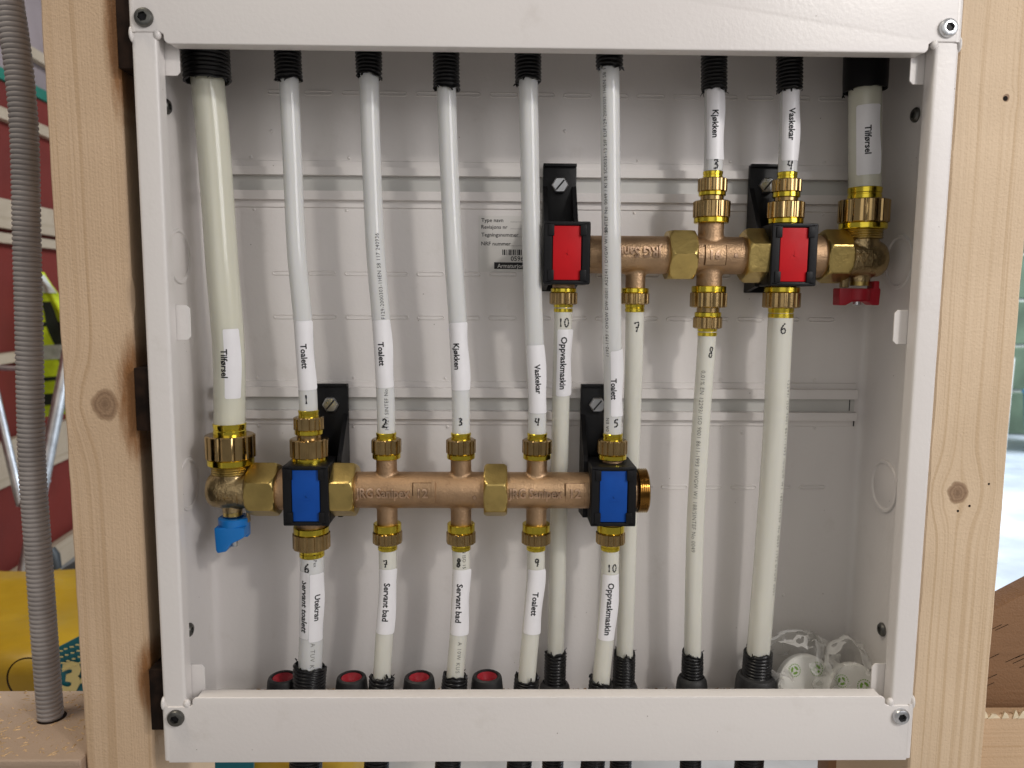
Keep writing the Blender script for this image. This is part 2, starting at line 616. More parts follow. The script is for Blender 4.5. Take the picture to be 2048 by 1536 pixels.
def sheet(prof, rad, thick, along, a0, a1):
    """folded sheet metal: 2D polyline with rounded bends, thickened inwards, swept along an axis.
    along 'z': prof in (x, y); along 'x': prof in (z, y)"""
    P = [np.array(p, float) for p in prof]
    pts = [P[0]]
    for i in range(1, len(P) - 1):
        a, b, c = P[i - 1], P[i], P[i + 1]
        r = rad[i - 1] if isinstance(rad, (list, tuple)) else rad
        d1 = (a - b) / np.linalg.norm(a - b)
        d2 = (c - b) / np.linalg.norm(c - b)
        s, e = b + d1 * r, b + d2 * r
        for k in range(7):
            t = k / 6
            pts.append((1 - t) ** 2 * s + 2 * t * (1 - t) * b + t * t * e)
    pts.append(P[-1])
    N = []
    for i in range(len(pts)):
        d = pts[min(i + 1, len(pts) - 1)] - pts[max(i - 1, 0)]
        d = d / np.linalg.norm(d)
        N.append(np.array([-d[1], d[0]]))
    ring = pts + [p + n * thick for p, n in zip(pts[::-1], N[::-1])]
    V, F = [], []
    for a in (a0, a1):
        for p in ring:
            V.append((p[0], p[1], a) if along == 'z' else (a, p[1], p[0]))
    n = len(ring)
    m = len(pts)
    for i in range(n):
        F.append((i, (i + 1) % n, n + (i + 1) % n, n + i))
    for b in (0, n):
        for i in range(m - 1):
            F.append((b + i, b + i + 1, b + n - 2 - i, b + n - 1 - i))
    bm = bmesh.new()
    vs = [bm.verts.new(p) for p in V]
    for f in F:
        bm.faces.new([vs[i] for i in f])
    bmesh.ops.recalc_face_normals(bm, faces=bm.faces)
    return from_bm(bm)


def blob(c, rx, ry, rz, n=12):
    bm = bmesh.new()
    bmesh.ops.create_uvsphere(bm, u_segments=n * 2, v_segments=n, radius=1.0, matrix=Matrix.Translation(c) @ Matrix.Diagonal((rx, ry, rz, 1)))
    return from_bm(bm)


def ripple_rings(z0, z1, R, pitch, depth, sharp=1.6):
    """corrugated tube rings from z0 to z1"""
    n = max(2, int(abs(z1 - z0) / pitch * 6))
    out = []
    for i in range(n + 1):
        z = z0 + (z1 - z0) * i / n
        q = (abs(z - z0) / pitch) % 1.0
        k = 0.5 + 0.5 * math.cos(2 * math.pi * q)
        out.append((z, R - depth * k ** sharp))
    return out


# ------------------------------------------------------------------ the cabinet
cab = root("manifold_cabinet", (0, 45, -237), "white powder-coated steel manifold cabinet set between two wooden studs", "cabinet")
HW, HT, DEP = 235.0, 237.0, 90.0

obj("shell", sheet([(-HW, 11), (-HW, DEP), (HW, DEP), (HW, 11)], 7, -1.0, 'z', -HT + 0.6, HT - 0.6), M['paint'], cab)
# floor and ceiling sheets sit inside the shell
for nm, zz in (("floor_plate", -HT + 0.3), ("ceiling_plate", HT - 1.3)):
    obj(nm, box(-HW + 1.4, HW - 1.4, 3.5, DEP - 1.4, zz, zz + 1.0), M['paint'], cab)
# front frame: strips across top and bottom, stiles between, all folded back
def strip_part(name, sg, z_edge, z_far, far_flange):
    e, q = sg * z_edge, sg * z_far
    arc = [(213.2 + 3.2 * math.sin(t), e + sg * 3.2 * (1 - math.cos(t))) for t in np.linspace(0, math.pi / 2, 6)]
    right = arc + [(216.4, e + sg * 5.0), (218.4, e + sg * 6.2), (HW - 2.6, e + sg * 6.2), (HW - 2.6, q)]
    poly = right + [(-x, z) for x, z in reversed(right)]
    parts = [prism(poly, 0.0, 1.8, 0.75, 3), box(-213.2, 213.2, 0.9, 9.6, min(e, e + sg * 1.0) , max(e, e + sg * 1.0), 0.3)]
    if far_flange:
        parts.append(box(-HW + 3, HW - 3, 1.2, 12, q - sg * 1.2 if sg > 0 else q + 0.02, q if sg > 0 else q + 1.2))
    return obj(name, join(*parts), M['paint'], cab)


strip_part("top_strip", 1, 193.4, HT + 30, False)
strip_part("bottom_strip", -1, 194.0, HT, True)
for sx in (-1, 1):
    st = obj("stile", sheet([(sx * HW, 32), (sx * HW, 1.0), (sx * 220.6, 1.0), (sx * 220.6, 10.5)], [2.6, 2.2], -1.0 * -sx * -1, 'z', -203, 203), M['paint'], cab)
    # strip ends fold round onto the side
    for z0, z1 in ((199.5, HT + 28), (-HT + 1.5, -199.5)):
        obj("side_return", sheet([(sx * (HW + 0.4), 30), (sx * (HW + 0.4), -0.06), (sx * (HW - 3.2), -0.06)], [2.8], -0.8 * -sx * -1, 'z', z0, z1), M['paint'], cab)
    for zz, sg in ((199, 1), (-199, -1)):
        obj("weld_bead", blob((sx * (HW - 0.3), 2.6, zz), 1.6, 3.0, 4.6), M['paint'], cab)
        obj("weld_bead", blob((sx * 220.2, 1.7, zz - sg * 0.2), 2.2, 2.1, 2.9), M['paint'], cab)
    # folded tabs that hold the door frame
    for (zt, zb) in ((197.6, 179.1), (47.4, 26.5), (-178.1, -199.4)):
        x1 = sx * 212.3
        c = 2.0
        poly = [(sx * 221.2, zt), (x1 + sx * c, zt), (x1, zt - c), (x1, zb + c), (x1 + sx * c, zb), (sx * 221.2, zb)]
        obj("catch_tab", prism(poly, 11.2, 12.2, 0.25, 1), M['paint'], cab)
    # screws through the side walls
    for zz in (168.9, -169.1):
        sc = obj("wall_screw", lathe((sx * 233.9, 42, zz), (-sx, 0, 0), [(0, 4.6), (1.0, 4.6), (2.2, 3.6), (2.4, 1.9), (1.0, 1.7)], 28), M['dark_steel'], cab)
    # round knockouts pressed into the side walls
    for zz in (78, -72):
        k = obj("knockout", lathe((sx * 233.95, 52, zz), (-sx, 0, 0), [(0, 18.0), (1.2, 17.4), (1.2, 15.8), (0.2, 15.0), (0.2, 14.2), (0.6, 13.4)], 48), M['paint'], cab)
# corner screws of the front frame
for (x, z, dark) in ((-226.5, 207, True), (226.5, 207, False), (-226.5, -207, True), (226.5, -207, False)):
    hx = lambda th, r, k: (r if not k else r * math.cos(math.pi / 6) / math.cos(((th + .3) % (math.pi / 3)) - math.pi / 6))
    pr = [(-0.2, 5.2), (1.2, 5.25), (2.3, 4.6), (2.8, 3.4), (2.8, 2.8, 1), (1.0, 2.4, 1)]
    s = obj("corner_screw", lathe((x, -0.1, z), (0, -1, 0), pr, 36, hx), M['dark_steel'] if dark else M['steel'], cab)
    obj("socket", lathe((x, -1.2, z), (0, -1, 0), [(0, 2.2), (0.3, 2.2)], 12), M['black'], s)
    if dark:
        s["label"] = "dark steel frame screw"
# two pressed rails across the back
def rail_profile(r):
    A0, B0, S0, S1, B1, A1 = r
    return [(A0, 89.1), (A0 - .6, 87.9), (B0, 87.9), (B0 - .5, 84.2), (S0, 83.6), (S0 - .3, 88.6), (S1 + .3, 88.6), (S1, 83.6), (B1 + .5, 84.2), (B1, 87.9), (A1 + .6, 87.9), (A1, 89.1)]
for rows in ((145.3, 140.8, 134.9, 124.4, 118.1, 113.2),
             (-6.0, -10.2, -17.2, -27.1, -33.3, -37.7)):
    pr = rail_profile(rows)
    V = [(sx * 227.5, y, z) for sx in (-1, 1) for z, y in pr]
    n = len(pr)
    F = [(i, i + 1, n + i + 1, n + i) for i in range(n - 1)] + [tuple(range(n)), tuple(range(2 * n - 1, n - 1, -1))]
    r = obj("mounting_rail", (V, F), M['paint'], cab, angle=20)
    obj("rail_slot", box(-227.2, 227.2, 88.25, 88.45, rows[3] + 0.5, rows[2] - 0.5), M['galv'], r, smooth=False)
    for sx in (-1, 1):
        zs = (rows[2] + rows[3]) / 2
        obj("end_slit", box(sx * 223.4, sx * 224.0, 88.0, 88.2, rows[3] + 1, rows[2] - 1), M['ink'], r)
        obj("end_slit", box(sx * 226.8, sx * 227.3, 86.9, 87.8, rows[5] + 0.6, rows[5] + 4.5), M['ink'], r)
    for k in range(7):
        for zz in (rows[0] + 1.6, rows[5] - 1.6):
            obj("spot_weld", blob((-198 + k * 66 + RNG.uniform(-2, 2), 88.9, zz + 0.3), 1.1, 0.6, 1.1, 6), M['paint'], cab)
# rows of small pressed slots
slot_mesh = None
for row_z in (189.8, 68.9, 38.6, -82.5):
    for k in range(16):
        x = -175.6 + 25.05 * k
        if slot_mesh is None:
            a = [(8.0 + 1.75 * math.cos(t), 1.75 * math.sin(t)) for t in np.linspace(-math.pi / 2, math.pi / 2, 7)]
            a += [(-p[0], p[1]) for p in reversed(a)]
            lev = [(1.0, 0.0), (0.84, -0.65), (0.62, -0.65), (0.42, -0.1)]
            V, F = [], []
            for sc_, d in lev:
                for p in a:
                    q = max(abs(p[0]) - (1 - sc_) * 1.75, 0) * (1 if p[0] > 0 else -1)
                    V.append((q, d, p[1] * sc_))
            n = len(a)
            for j in range(len(lev) - 1):
                for i in range(n):
                    F.append((j * n + i, j * n + (i + 1) % n, (j + 1) * n + (i + 1) % n, (j + 1) * n + i))
            F.append(tuple((len(lev) - 1) * n + i for i in range(n)))
            slot_mesh = make_mesh("pressed_slot", (V, F), M['paint'])
        obj("pressed_slot", None, None, cab, (x, 89.0, row_z), mesh=slot_mesh)
# small pimples in the paint
for (u, w) in (-183.1, 164.4), (179.2, 160.5), (147.4, -42.7), (182.9, -163.7), (16.9, 166.5):
    obj("paint_pimple", blob((u, 88.9, w), 1.2, 0.8, 1.2, 6), M['paint'], cab)
# the type plate on the back panel
X0, Z0 = -42.2, 109.1
tp = obj("type_sticker", box(X0, X0 + 62, 88.75, 88.95, 70.8, Z0, 0), M['sticker'], cab, smooth=False)
Y = 88.62
ink = []
for s, r in (("Type navn", 106.1), ("Revisjons nr", 101.5), ("Tegningsnummer", 96.2), ("NRF nummer", 90.1)):
    ink.append(flat_text(s, 3.7, X0 + 2.0, Y, r, 0.03, True))
for r in (105.0, 100.3, 94.8, 88.7):
    ink.append(box(X0 + 22, X0 + 52, Y, Y + 0.05, r - 0.05, r + 0.08))
bx = X0 + 16.5
zt, zb = 86.1, 82.3
for w, g in zip([.5, 1.1, .5, .5, 1.1, .5, .9, .5, .5, 1.2, .6, .9, .5, 1.1, .5, .5, 1.2, .5, .9, .5, .6, 1.1, .5], [.5, .5, .8, .5, .5, .6, .5, .8, .5, .5, .7, .5, .5, .6, .5, .8, .5, .5, .7, .5, .5, .6, .5]):
    ink.append(box(bx, bx + w, Y, Y + 0.05, zb, zt))
    bx += w + g
ink.append(flat_text("0596432", 4.6, X0 + 22.5, Y, 79.9, 0.05, True))
ink.append(box(X0 + 11, X0 + 50, Y, Y + 0.05, 72.7, 77.3))
obj("sticker_print", join(*ink), M['ink'], tp, smooth=False)
obj("sticker_logo", flat_text("Armaturjonsson", 3.9, X0 + 13.2, Y - 0.1, 74.9, 0.03, True), M['sticker'], tp, smooth=False)
# rusty fixing lugs between the cabinet side and the left stud
for z0, z1 in ((181.0, 240), (-27.7, 10.2), (-218.2, -178.4)):
    obj("fixing_lug", box(-244.5, -235.2, 5, 34, z0, z1, 0.6), M['rust'], cab)
# hole left open in the floor plate with a dark rim
obj("floor_hole", lathe((-218.0, 72, -235.6), (0, 0, 1), [(0, 11.5), (0.5, 11.5), (0.5, 10.0), (0.1, 9.6)], 36), M['rust'], cab)


# ------------------------------------------------------------------ brackets that carry the manifolds
def bracket(x, yc, z, plate_x, plate_top, col, label):
    """x, yc, z: axis of the manifold in the clamp; plate on the rail behind it"""
    r = root("pipe_bracket", (plate_x, 83.0, plate_top), label, "bracket", "black manifold brackets")
    w = 11.3
    pl = [(plate_x - w, plate_top), (plate_x + w, plate_top), (plate_x + w, z - 24), (plate_x - w, z - 24)]
    pl.reverse()
    body = [prism(pl, 79.0, 83.0, 0.5), box(plate_x - w, plate_x + w, 76.6, 79.4, plate_top - 1.6, plate_top + 0.4, 0.4)]
    obj("back_plate", join(*body), M['black'], r)
    # sloping web from the plate down to the clamp
    web = []
    for (xa, xb) in ((plate_x - w, plate_x - w + 3), (plate_x + w - 3, plate_x + w)):
        V = [(q, y, zz) for q in (xa, xb) for (y, zz) in ((80, z + 48), (80, z - 23.5), (yc + 4, z - 20), (yc + 4, z + 19))]
        web.append((V, [(0, 1, 2, 3), (7, 6, 5, 4), (0, 4, 5, 1), (1, 5, 6, 2), (2, 6, 7, 3), (3, 7, 4, 0)]))
    obj("web", join(*web), M['black'], r)
    f = yc - 17.0                     # front face of the clamp
    cl = [box(x - 14.8, x + 14.8, f + 1.2, yc + 16, z - 19.8, z + 19.8, 1.6, 3),
          box(x - 14.8, x - 9.2, f - 0.6, f + 6, z - 19.6, z + 19.6, 1.2, 3), box(x + 9.2, x + 14.8, f - 0.6, f + 6, z - 19.6, z + 19.6, 1.2, 3),
          box(x - 14.6, x + 14.6, f - 0.6, f + 6, z + 17.2, z + 19.7, 0.8, 2), box(x - 14.6, x + 14.6, f - 0.6, f + 6, z - 19.7, z - 17.2, 0.8, 2)]
    for sx in (-1, 1):
        for sz in (-1, 1):
            cl.append(box(x + sx * 8.3, x + sx * 12.2, f - 1.3, f + 4, z + sz * 10.6, z + sz * 17.6, 0.5, 2))
    obj("clamp", join(*cl), M['black'], r)
    ins = [box(x - 8.9, x + 8.9, f + 0.35, f + 1.6, z - 16.9, z + 16.9, 0.25)]
    obj("colour_insert", join(*ins), M[col], r)
    # faint pressed arrow on the insert
    ar = [box(x - 3.4, x + 3.6, f + 0.2, f + 0.5, z - 3.2, z - 2.9), prism([(x - 2.6, z - 2.2), (x - 1.0, z + 0.4), (x + 0.2, z - 1.2), (x + 0.5, z + 2.6), (x + 2.4, z - 1.9), (x + 0.6, z - 1.0), (x - 1.2, z - 1.4)], f + 0.2, f + 0.5)]
    obj("insert_mark", join(*ar), M[col], r)
    zs = plate_top - 14.0
    sc = obj("fixing_screw", lathe((plate_x, 79.2, zs), (0, -1, 0), [(0, 5.6, 1), (0.8, 5.7, 1), (3.9, 5.7, 1), (4.8, 4.9, 1)], 36,
                                   lambda th, q, k: q if not k else q * math.cos(math.pi / 6) / math.cos(((th + .5) % (math.pi / 3)) - math.pi / 6)), M['steel'], r)
    m = Matrix.Translation((plate_x, 74.35, zs)) @ Matrix.Rotation(math.radians(-50), 4, 'Y')
    v, fc = box(-4.2, 4.2, -0.12, 0.3, -0.55, 0.55)
    obj("slot", ([tuple(m @ Vector(p)) for p in v], fc), M['ink'], sc)
    return r


YB, YR = 50.0, 56.0
ZB, ZR = -75.0, 81.4
XB = dict(a=-152.8, b=-101.9, c=-52.5, d=-1.9, e=48.4, v=-204.8)
XR = dict(a=14.7, b=62.0, c=110.7, d=159.3, v=210.7)
bracket(-151.7, YB, ZB, -143.9, -7.5, 'blue', "black bracket with blue clamp insert nearest the blue-handled valve")
bracket(47.3, YB, ZB, 41.2, -6.9, 'blue', "black bracket with blue clamp insert at the open threaded manifold end")
bracket(15.2, YR, ZR, 13.0, 142.5, 'red', "black bracket with bright red clamp insert left of the upper manifold")
bracket(159.8, YR, ZR, 153.6, 143.5, 'red', "black bracket with red clamp insert beside the red-handled valve")


# ------------------------------------------------------------------ manifolds
def cast_body(name, cyls, mat, parent, voxel=0.75):
    """cylinders (org, axis, length, radius) fused by a remesh so that the joints get a cast fillet"""
    parts = [lathe(o, a, [(0, r * 0.97), (0.5, r), (l - 0.5, r), (l, r * 0.97)], 40) if isinstance(r, (int, float)) else lathe(o, a, r, 40) for o, a, l, r in cyls]
    o = obj(name, join(*parts), mat, parent)
    md = o.modifiers.new("fuse", 'REMESH')
    md.mode = 'VOXEL'
    md.voxel_size = voxel * MM
    md.use_smooth_shade = True
    sm = o.modifiers.new("soften", 'SMOOTH')
    sm.factor = 0.5
    sm.iterations = 5
    return o


def coupling(parent, x, y, stack):
    """stack: list of (kind, z_from, z_to, radius) for the ring-shaped pieces of a pipe fitting"""
    for kind, za, zb, r in stack:
        z0, z1 = min(za, zb), max(za, zb)
        L = z1 - z0
        o = (x, y, z0)
        rot = RNG.uniform(0, 1)
        if kind == 'nut':
            n = 11 if r > 15 else 12
            fl = flute(n, 0.75 if r < 13 else 1.0)
            vf = lathe(o, (0, 0, 1), [(0, r * 0.72), (0, r - 1.3), (0.7, r, 1), (L - 0.7, r, 1), (L, r - 1.3), (L, r * 0.72)], n * 10, lambda th, q, k: fl(th + rot, q, k))
            obj("compression_nut", vf, M['nut'], parent, angle=28)
        elif kind == 'ring':
            obj("sealing_ring", lathe(o, (0, 0, 1), [(0, r * 0.7), (0, r - 0.5), (0.5, r), (L - 0.4, r), (L, r - 0.5), (L, r * 0.7)], 56), M['gold'], parent)
        elif kind == 'collar':
            obj("pipe_collar", lathe(o, (0, 0, 1), [(0, r * 0.8), (0, r - 0.3), (0.4, r), (L * 0.42, r), (L * 0.47, r - 0.35), (L * 0.55, r - 0.35), (L * 0.6, r), (L - 0.4, r + 0.1), (L, r - 0.2), (L, r * 0.8)], 56), M['gold'], parent)
        elif kind == 'neck':
            obj("neck", lathe(o, (0, 0, 1), [(0, r), (L, r)], 48), M['nut'], parent)
        elif kind == 'thread':
            pr = []
            k = int(L / 1.3)
            for i in range(k):
                s = L * i / k
                pr += [(s, r - 0.55), (s + L / k * 0.5, r)]
            pr.append((L, r - 0.5))
            obj("thread", lathe(o, (0, 0, 1), pr, 56), M['brass_hex'], parent)


def cast_text(name, s, size, x, y, z, R, mat, parent, h=1.15, flip=False, bold=0.22, squeeze=1.0):
    """raised lettering wrapped on the front of a horizontal tube of radius R"""
    v, f = text2d(s, size, bold, 0.6, 0.0, 0.0, True, squeeze)
    sg = -1 if flip else 1
    out = []
    for px_, py_, lv in v:
        a = sg * py_ / R + 0.0
        rr = R - 0.5 + lv * (h + 0.5)
        out.append((x + sg * px_, y - rr * math.cos(a), z + rr * math.sin(a)))
    v2, f2 = text2d(s, size, bold + 0.17, 0.6, 0.0, 0.0, False, squeeze)
    obj("letter_edge_shade", ([(x + sg * px_, y - (R + 0.14) * math.cos(sg * py_ / R), z + (R + 0.14) * math.sin(sg * py_ / R)) for px_, py_, _ in v2], f2), M['edge_shade'] if mat == M['bronze'] else M['edge_shade_brass'], parent, smooth=False)  # dark outline painted in for shade along the letter edges
    return obj(name, (out, f), M['bronze_letter'] if mat == M['bronze'] else mat, parent, angle=30)


def pad(name, x0, x1, h, y, z, R, lift, mat, parent):
    """raised rectangular pad on the front of the tube"""
    if lift > 0.3 and x1 - x0 > 5:
        g = 0.55
        V = [(q, y - (R + 0.1) * math.cos((i / 8 - 0.5) * (h + 2 * g) / R), z + (R + 0.1) * math.sin((i / 8 - 0.5) * (h + 2 * g) / R)) for i in range(9) for q in (x0 - g, x1 + g)]
        obj("pad_edge_shade", (V, [(2 * i, 2 * i + 1, 2 * i + 3, 2 * i + 2) for i in range(8)]), M['edge_shade'] if mat == M['bronze'] else M['edge_shade_brass'], parent)  # dark rim painted in for shade around the pad
    V, F = [], []
    n = 8
    for lv in (0, 1):
        for i in range(n + 1):
            a = (i / n - 0.5) * h / R
            rr = R - 0.3 + lv * (lift + 0.3)
            for q in (x0 + 0.25 * lv, x1 - 0.25 * lv):
                V.append((q, y - rr * math.cos(a), z + rr * math.sin(a)))
    m = 2 * (n + 1)
    for i in range(n):
        F.append((m + 2 * i, m + 2 * i + 1, m + 2 * i + 3, m + 2 * i + 2))
    for i in range(n):
        F.append((2 * i, 2 * i + 2, m + 2 * i + 2, m + 2 * i))
        F.append((2 * i + 1, m + 2 * i + 1, m + 2 * i + 3, 2 * i + 3))
    F.append((0, m, m + 1, 1))
    F.append((m - 2, m - 1, 2 * m - 1, 2 * m - 2))
    return obj(name, (V, F), mat, parent, angle=30)


AX, AZ = (1, 0, 0), (0, 0, 1)
RM = 12.1
# --- lower (cold) manifold
mb = root("lower_manifold", (XB['c'], YB, ZB), "long bronze manifold with blue-handled angle valve at its left end", "manifold")
b1 = cast_body("tee_body", [((-126.5, YB, ZB), AX, -34.8 - -126.5, RM),
                            ((XB['b'], YB, -99.2), AZ, -52.1 - -99.2, 6.9),
                            ((XB['c'], YB, -99.1), AZ, -51.9 - -99.1, 6.9)], M['bronze'], mb)
b2 = cast_body("tee_body", [((-24.7, YB, ZB), AX, 64.9 - -24.7, RM),
                            ((XB['d'], YB, -99.0), AZ, -51.7 - -99.0, 6.9),
                            ((XB['e'], YB, -99.6), AZ, -51.6 - -99.6, 6.9)], M['bronze'], mb)
b0 = cast_body("tee_body", [((-179.6, YB, ZB), AX, -129.8 - -179.6, 13.6),
                            ((XB['a'], YB, -101.0), AZ, -54.3 - -101.0, 9.2)], M['bronze'], mb)
for t, x0, x1, tx0, tx1, part in (("JRG Sanipex", -120.6, -85.1, -83.2, -70.2, b1),
                                  ("JRG Sanipex", -21.5, 14.8, 16.4, 29.9, b2)):
    cast_text("cast_lettering", t, 8.6, (x0 + x1) / 2, YB, ZB + 0.9, RM, M['bronze'], part, squeeze=0.80)
    pad("cast_pad", tx0, tx1, 12.4, YB, ZB + 1.0, RM, 0.7, M['bronze'], part)
    cast_text("cast_number", "12", 8.2, (tx0 + tx1) / 2, YB, ZB + 0.9, RM + 0.6, M['bronze'], part, h=0.7)
    pad("pad_wing", tx1 - 1.2, tx1 + 1.6, 14.0, YB, ZB + 1.0, RM, 1.1, M['bronze'], part)
cast_text("cast_letter", "e", 4.2, -43.1, YB, ZB - 1.6, RM, M['bronze'], b1, h=0.4)
for u0, u1, rot in ((-192.2, -172.7, 0.06), (-139.5, -121.5, 0.05), (-37.1, -21.7, 0.10)):
    obj("union_nut", hex_nut((u0, YB, ZB), AX, u1 - u0, 18.6, math.pi / 6 * 0 + rot + math.pi / 6), M['brass_hex'], mb, angle=24)
# open threaded end
pr = []
xa, xb = 64.6, 72.0
L = xb - xa
for i in range(6):
    pr += [(L * i / 6, 14.0), (L * (i + 0.45) / 6, 14.9)]
pr += [(L, 14.2), (L, 11.0), (L - 5, 10.6)]
obj("threaded_end", lathe((xa, YB, ZB), AX, pr, 56), M['nut'], mb, angle=24)
# 12 mm outlets
for k, u in (('b', 774), ('c', 922), ('d', 1073), ('e', 1222)):
    x = XB[k]
    coupling(mb, x, YB, [('ring', -53.5, -50.1, 9.3), ('nut', -50.1, -40.3, 9.9), ('collar', -41.0, -36.1, 6.6)])
    coupling(mb, x, YB, [('ring', -97.7, -103.2, 9.3), ('nut', -103.2, -111.6, 9.9), ('collar', -110.9, -116.1, 6.5)])
x = XB['a']
coupling(mb, x, YB, [('ring', -56.0, -52.3, 11.7), ('nut', -52.6, -40.1, 12.7), ('neck', -40.8, -36.8, 7.9),
                     ('ring', -37.5, -34.1, 9.2), ('nut', -34.4, -25.8, 10.0), ('collar', -26.4, -21.3, 6.6)])
coupling(mb, x, YB, [('ring', -99.7, -104.2, 11.7), ('nut', -103.8, -115.2, 12.4), ('collar', -114.9, -120.8, 8.3)])


def valve(parent, x, y, z, side, handle_mat, zs):
    """angle valve: horizontal barrel, stem up to the pipe, handle below; side = direction of the closed end"""
    z_thr0, z_thr1, z_ring, z_nut, z_col = zs
    prof = [(0, 6.0), (0.6, 8.6), (2.0, 10.4), (4.5, 11.7), (8, 12.2), (26, 12.6), (31, 12.6)]
    b = cast_body("valve_body", [((x + side * 15.5, y, z), (-side, 0, 0), 31, prof),
                                 ((x, y, z), AZ, z_thr0 + 0.5 - z, 10.6), ((x, y, z - 15.5), AZ, 14, 6.4)], M['brass_cast'], parent)
    coupling(parent, x, y, [('thread', z_thr0, z_thr1, 12.7), ('ring', z_thr1, z_ring, 15.0), ('nut', z_ring, z_nut, 16.1), ('collar', z_nut - 0.6, z_col, 10.5)])
    obj("stem", lathe((x, y, z - 17.5), AZ, [(0, 6.2), (4, 6.2)], 36), M['brass_hex'], parent)
    return b


va = valve(mb, XB['v'], YB, ZB, -1, None, (-63.9, -57.8, -53.4, -37.7, -30.3))
cast_text("cast_lettering", "JRG", 6.6, -206.4, YB, ZB - 1.6, 11.7, M['brass_cast'], va, h=0.8, bold=0.1)
pad("cast_rib", -198.5, -197.5, 11, YB, ZB - 1.2, 12.3, 0.5, M['brass_cast'], va)
obj("shoulder_ring", lathe((-193.9, YB, ZB), AX, [(0, 11), (0, 13.4), (1.6, 13.8), (2.4, 13.0), (3.0, 12)], 48), M['brass_cast'], mb)
xv = XB['v']
zt = -93.6
hd = [lathe((xv + 0.7, YB, zt - 7.4), AZ, [(0, 9.0), (2.5, 9.9), (6.8, 10.1), (7.4, 9.4), (7.4, 6.6), (5.0, 6.4)], 48)]
wing = [(xv - 9.2, zt - 5), (xv + 10.3, zt - 5), (xv + 10.0, zt - 11.5), (xv + 6.5, zt - 13.5), (xv + 1.5, zt - 15.8), (xv - 2.2, zt - 21.2), (xv - 7.6, zt - 22.2), (xv - 8.6, zt - 20.0)]
hd.append(prism(wing, YB - 9.8, YB + 2, 0.9, 3))
hd.append(box(xv + 4.5, xv + 9.0, YB + 1, YB + 8, zt - 14.5, zt - 6, 0.6))
h = obj("valve_handle", join(*hd), M['blue_handle'], mb)
obj("handle_screw", lathe((xv + 2.0, YB - 4.5, zt - 19.2), AZ, [(0, 1.6), (0.6, 2.3), (2.6, 2.3), (4.4, 2.0)], 20), M['steel'], h)
obj("stop_pin", box(xv + 9.6, xv + 11.2, YB - 2.2, YB + 2, zt - 3.5, zt + 4, 0.4), M['brass_cast'], mb)

# --- upper (hot) manifold
mr = root("upper_manifold", (XR['b'], YR, ZR), "shorter bronze manifold with red-handled angle valve at its right end", "manifold")
r1 = cast_body("tee_body", [((7.5, YR, ZR), AX, 86.0 - 7.5, 12.3),
                            ((XR['b'], YR, 58.6), AZ, ZR - 58.6, 6.5),
                            ((XR['a'], YR, 58.2), AZ, ZR - 58.2, 7.4)], M['bronze'], mr)
cast_text("cast_lettering", "JRG Sanipex", 8.8, (77.8 + 37.7) / 2, YR, ZR + 1.2, 12.3, M['bronze'], r1, flip=True, squeeze=0.84)
r2 = cast_body("cross_body", [((94.2, YR, ZR), AX, 133.8 - 94.2, 12.2),
                              ((XR['c'], YR, 60.2), AZ, 103.0 - 60.2, 8.3)], M['bronze'], mr)
pad("cast_pad", 104.5, 117.8, 12.4, YR, ZR - 0.2, 12.2, 0.75, M['bronze'], r2)
cast_text("cast_number", "16", 8.0, 111.0, YR, ZR - 0.2, 12.8, M['bronze'], r2, h=0.7)
cast_text("cast_letter", "e", 4.6, 124.2, YR, ZR, 12.2, M['bronze'], r2, h=0.4)
r3 = cast_body("tee_body", [((143.7, YR, ZR), AX, 190.1 - 143.7, 13.8),
                            ((XR['d'], YR, 59.3), AZ, 102.8 - 59.3, 9.0)], M['bronze'], mr)
for u0, u1, rot in ((81.7, 99.5, 0.0), (131.8, 149.3, math.pi / 6 + 0.12), (183.4, 200.0, math.pi / 6 + 0.16)):
    obj("union_nut", hex_nut((u0, YR, ZR), AX, u1 - u0, 17.9, rot), M['brass_hex'], mr, angle=24)
coupling(mr, XR['a'], YR, [('ring', 59.5, 56.6, 8.4), ('nut', 56.9, 48.7, 9.2), ('collar', 49.1, 43.8, 6.3)])
coupling(mr, XR['b'], YR, [('ring', 59.9, 56.6, 8.9), ('nut', 56.9, 49.1, 9.5), ('collar', 49.4, 44.1, 6.4)])
coupling(mr, XR['c'], YR, [('ring', 102.1, 105.6, 11.2), ('nut', 105.3, 116.5, 12.0), ('neck', 115.9, 120.0, 7.4),
                           ('ring', 119.4, 122.2, 8.7), ('nut', 121.9, 130.8, 9.5), ('collar', 130.2, 135.2, 6.3)])
coupling(mr, XR['c'], YR, [('ring', 61.5, 57.3, 11.2), ('nut', 57.6, 47.4, 12.0), ('neck', 48.1, 43.8, 7.4),
                           ('ring', 44.4, 41.1, 8.7), ('nut', 41.5, 33.5, 9.5), ('collar', 33.9, 28.6, 6.3)])
coupling(mr, XR['d'], YR, [('ring', 101.9, 105.4, 11.4), ('nut', 105.1, 116.3, 12.0), ('neck', 115.6, 119.5, 7.4),
                           ('ring', 118.8, 122.4, 8.7), ('nut', 122.0, 130.6, 9.5), ('collar', 130.0, 135.1, 6.3)])
coupling(mr, XR['d'], YR, [('ring', 61.2, 57.6, 11.5), ('nut', 57.9, 47.4, 12.2), ('collar', 47.7, 40.8, 8.2)])
vb = valve(mr, XR['v'], YR, ZR - 1.5, 1, None, (92.9, 99.0, 102.9, 118.0, 125.7))
pad("cast_pad", 201.8, 212.9, 10.5, YR, ZR - 1.5, 12.3, 0.4, M['brass_cast'], vb)
xv, zt = XR['v'], 61.3
tri = []
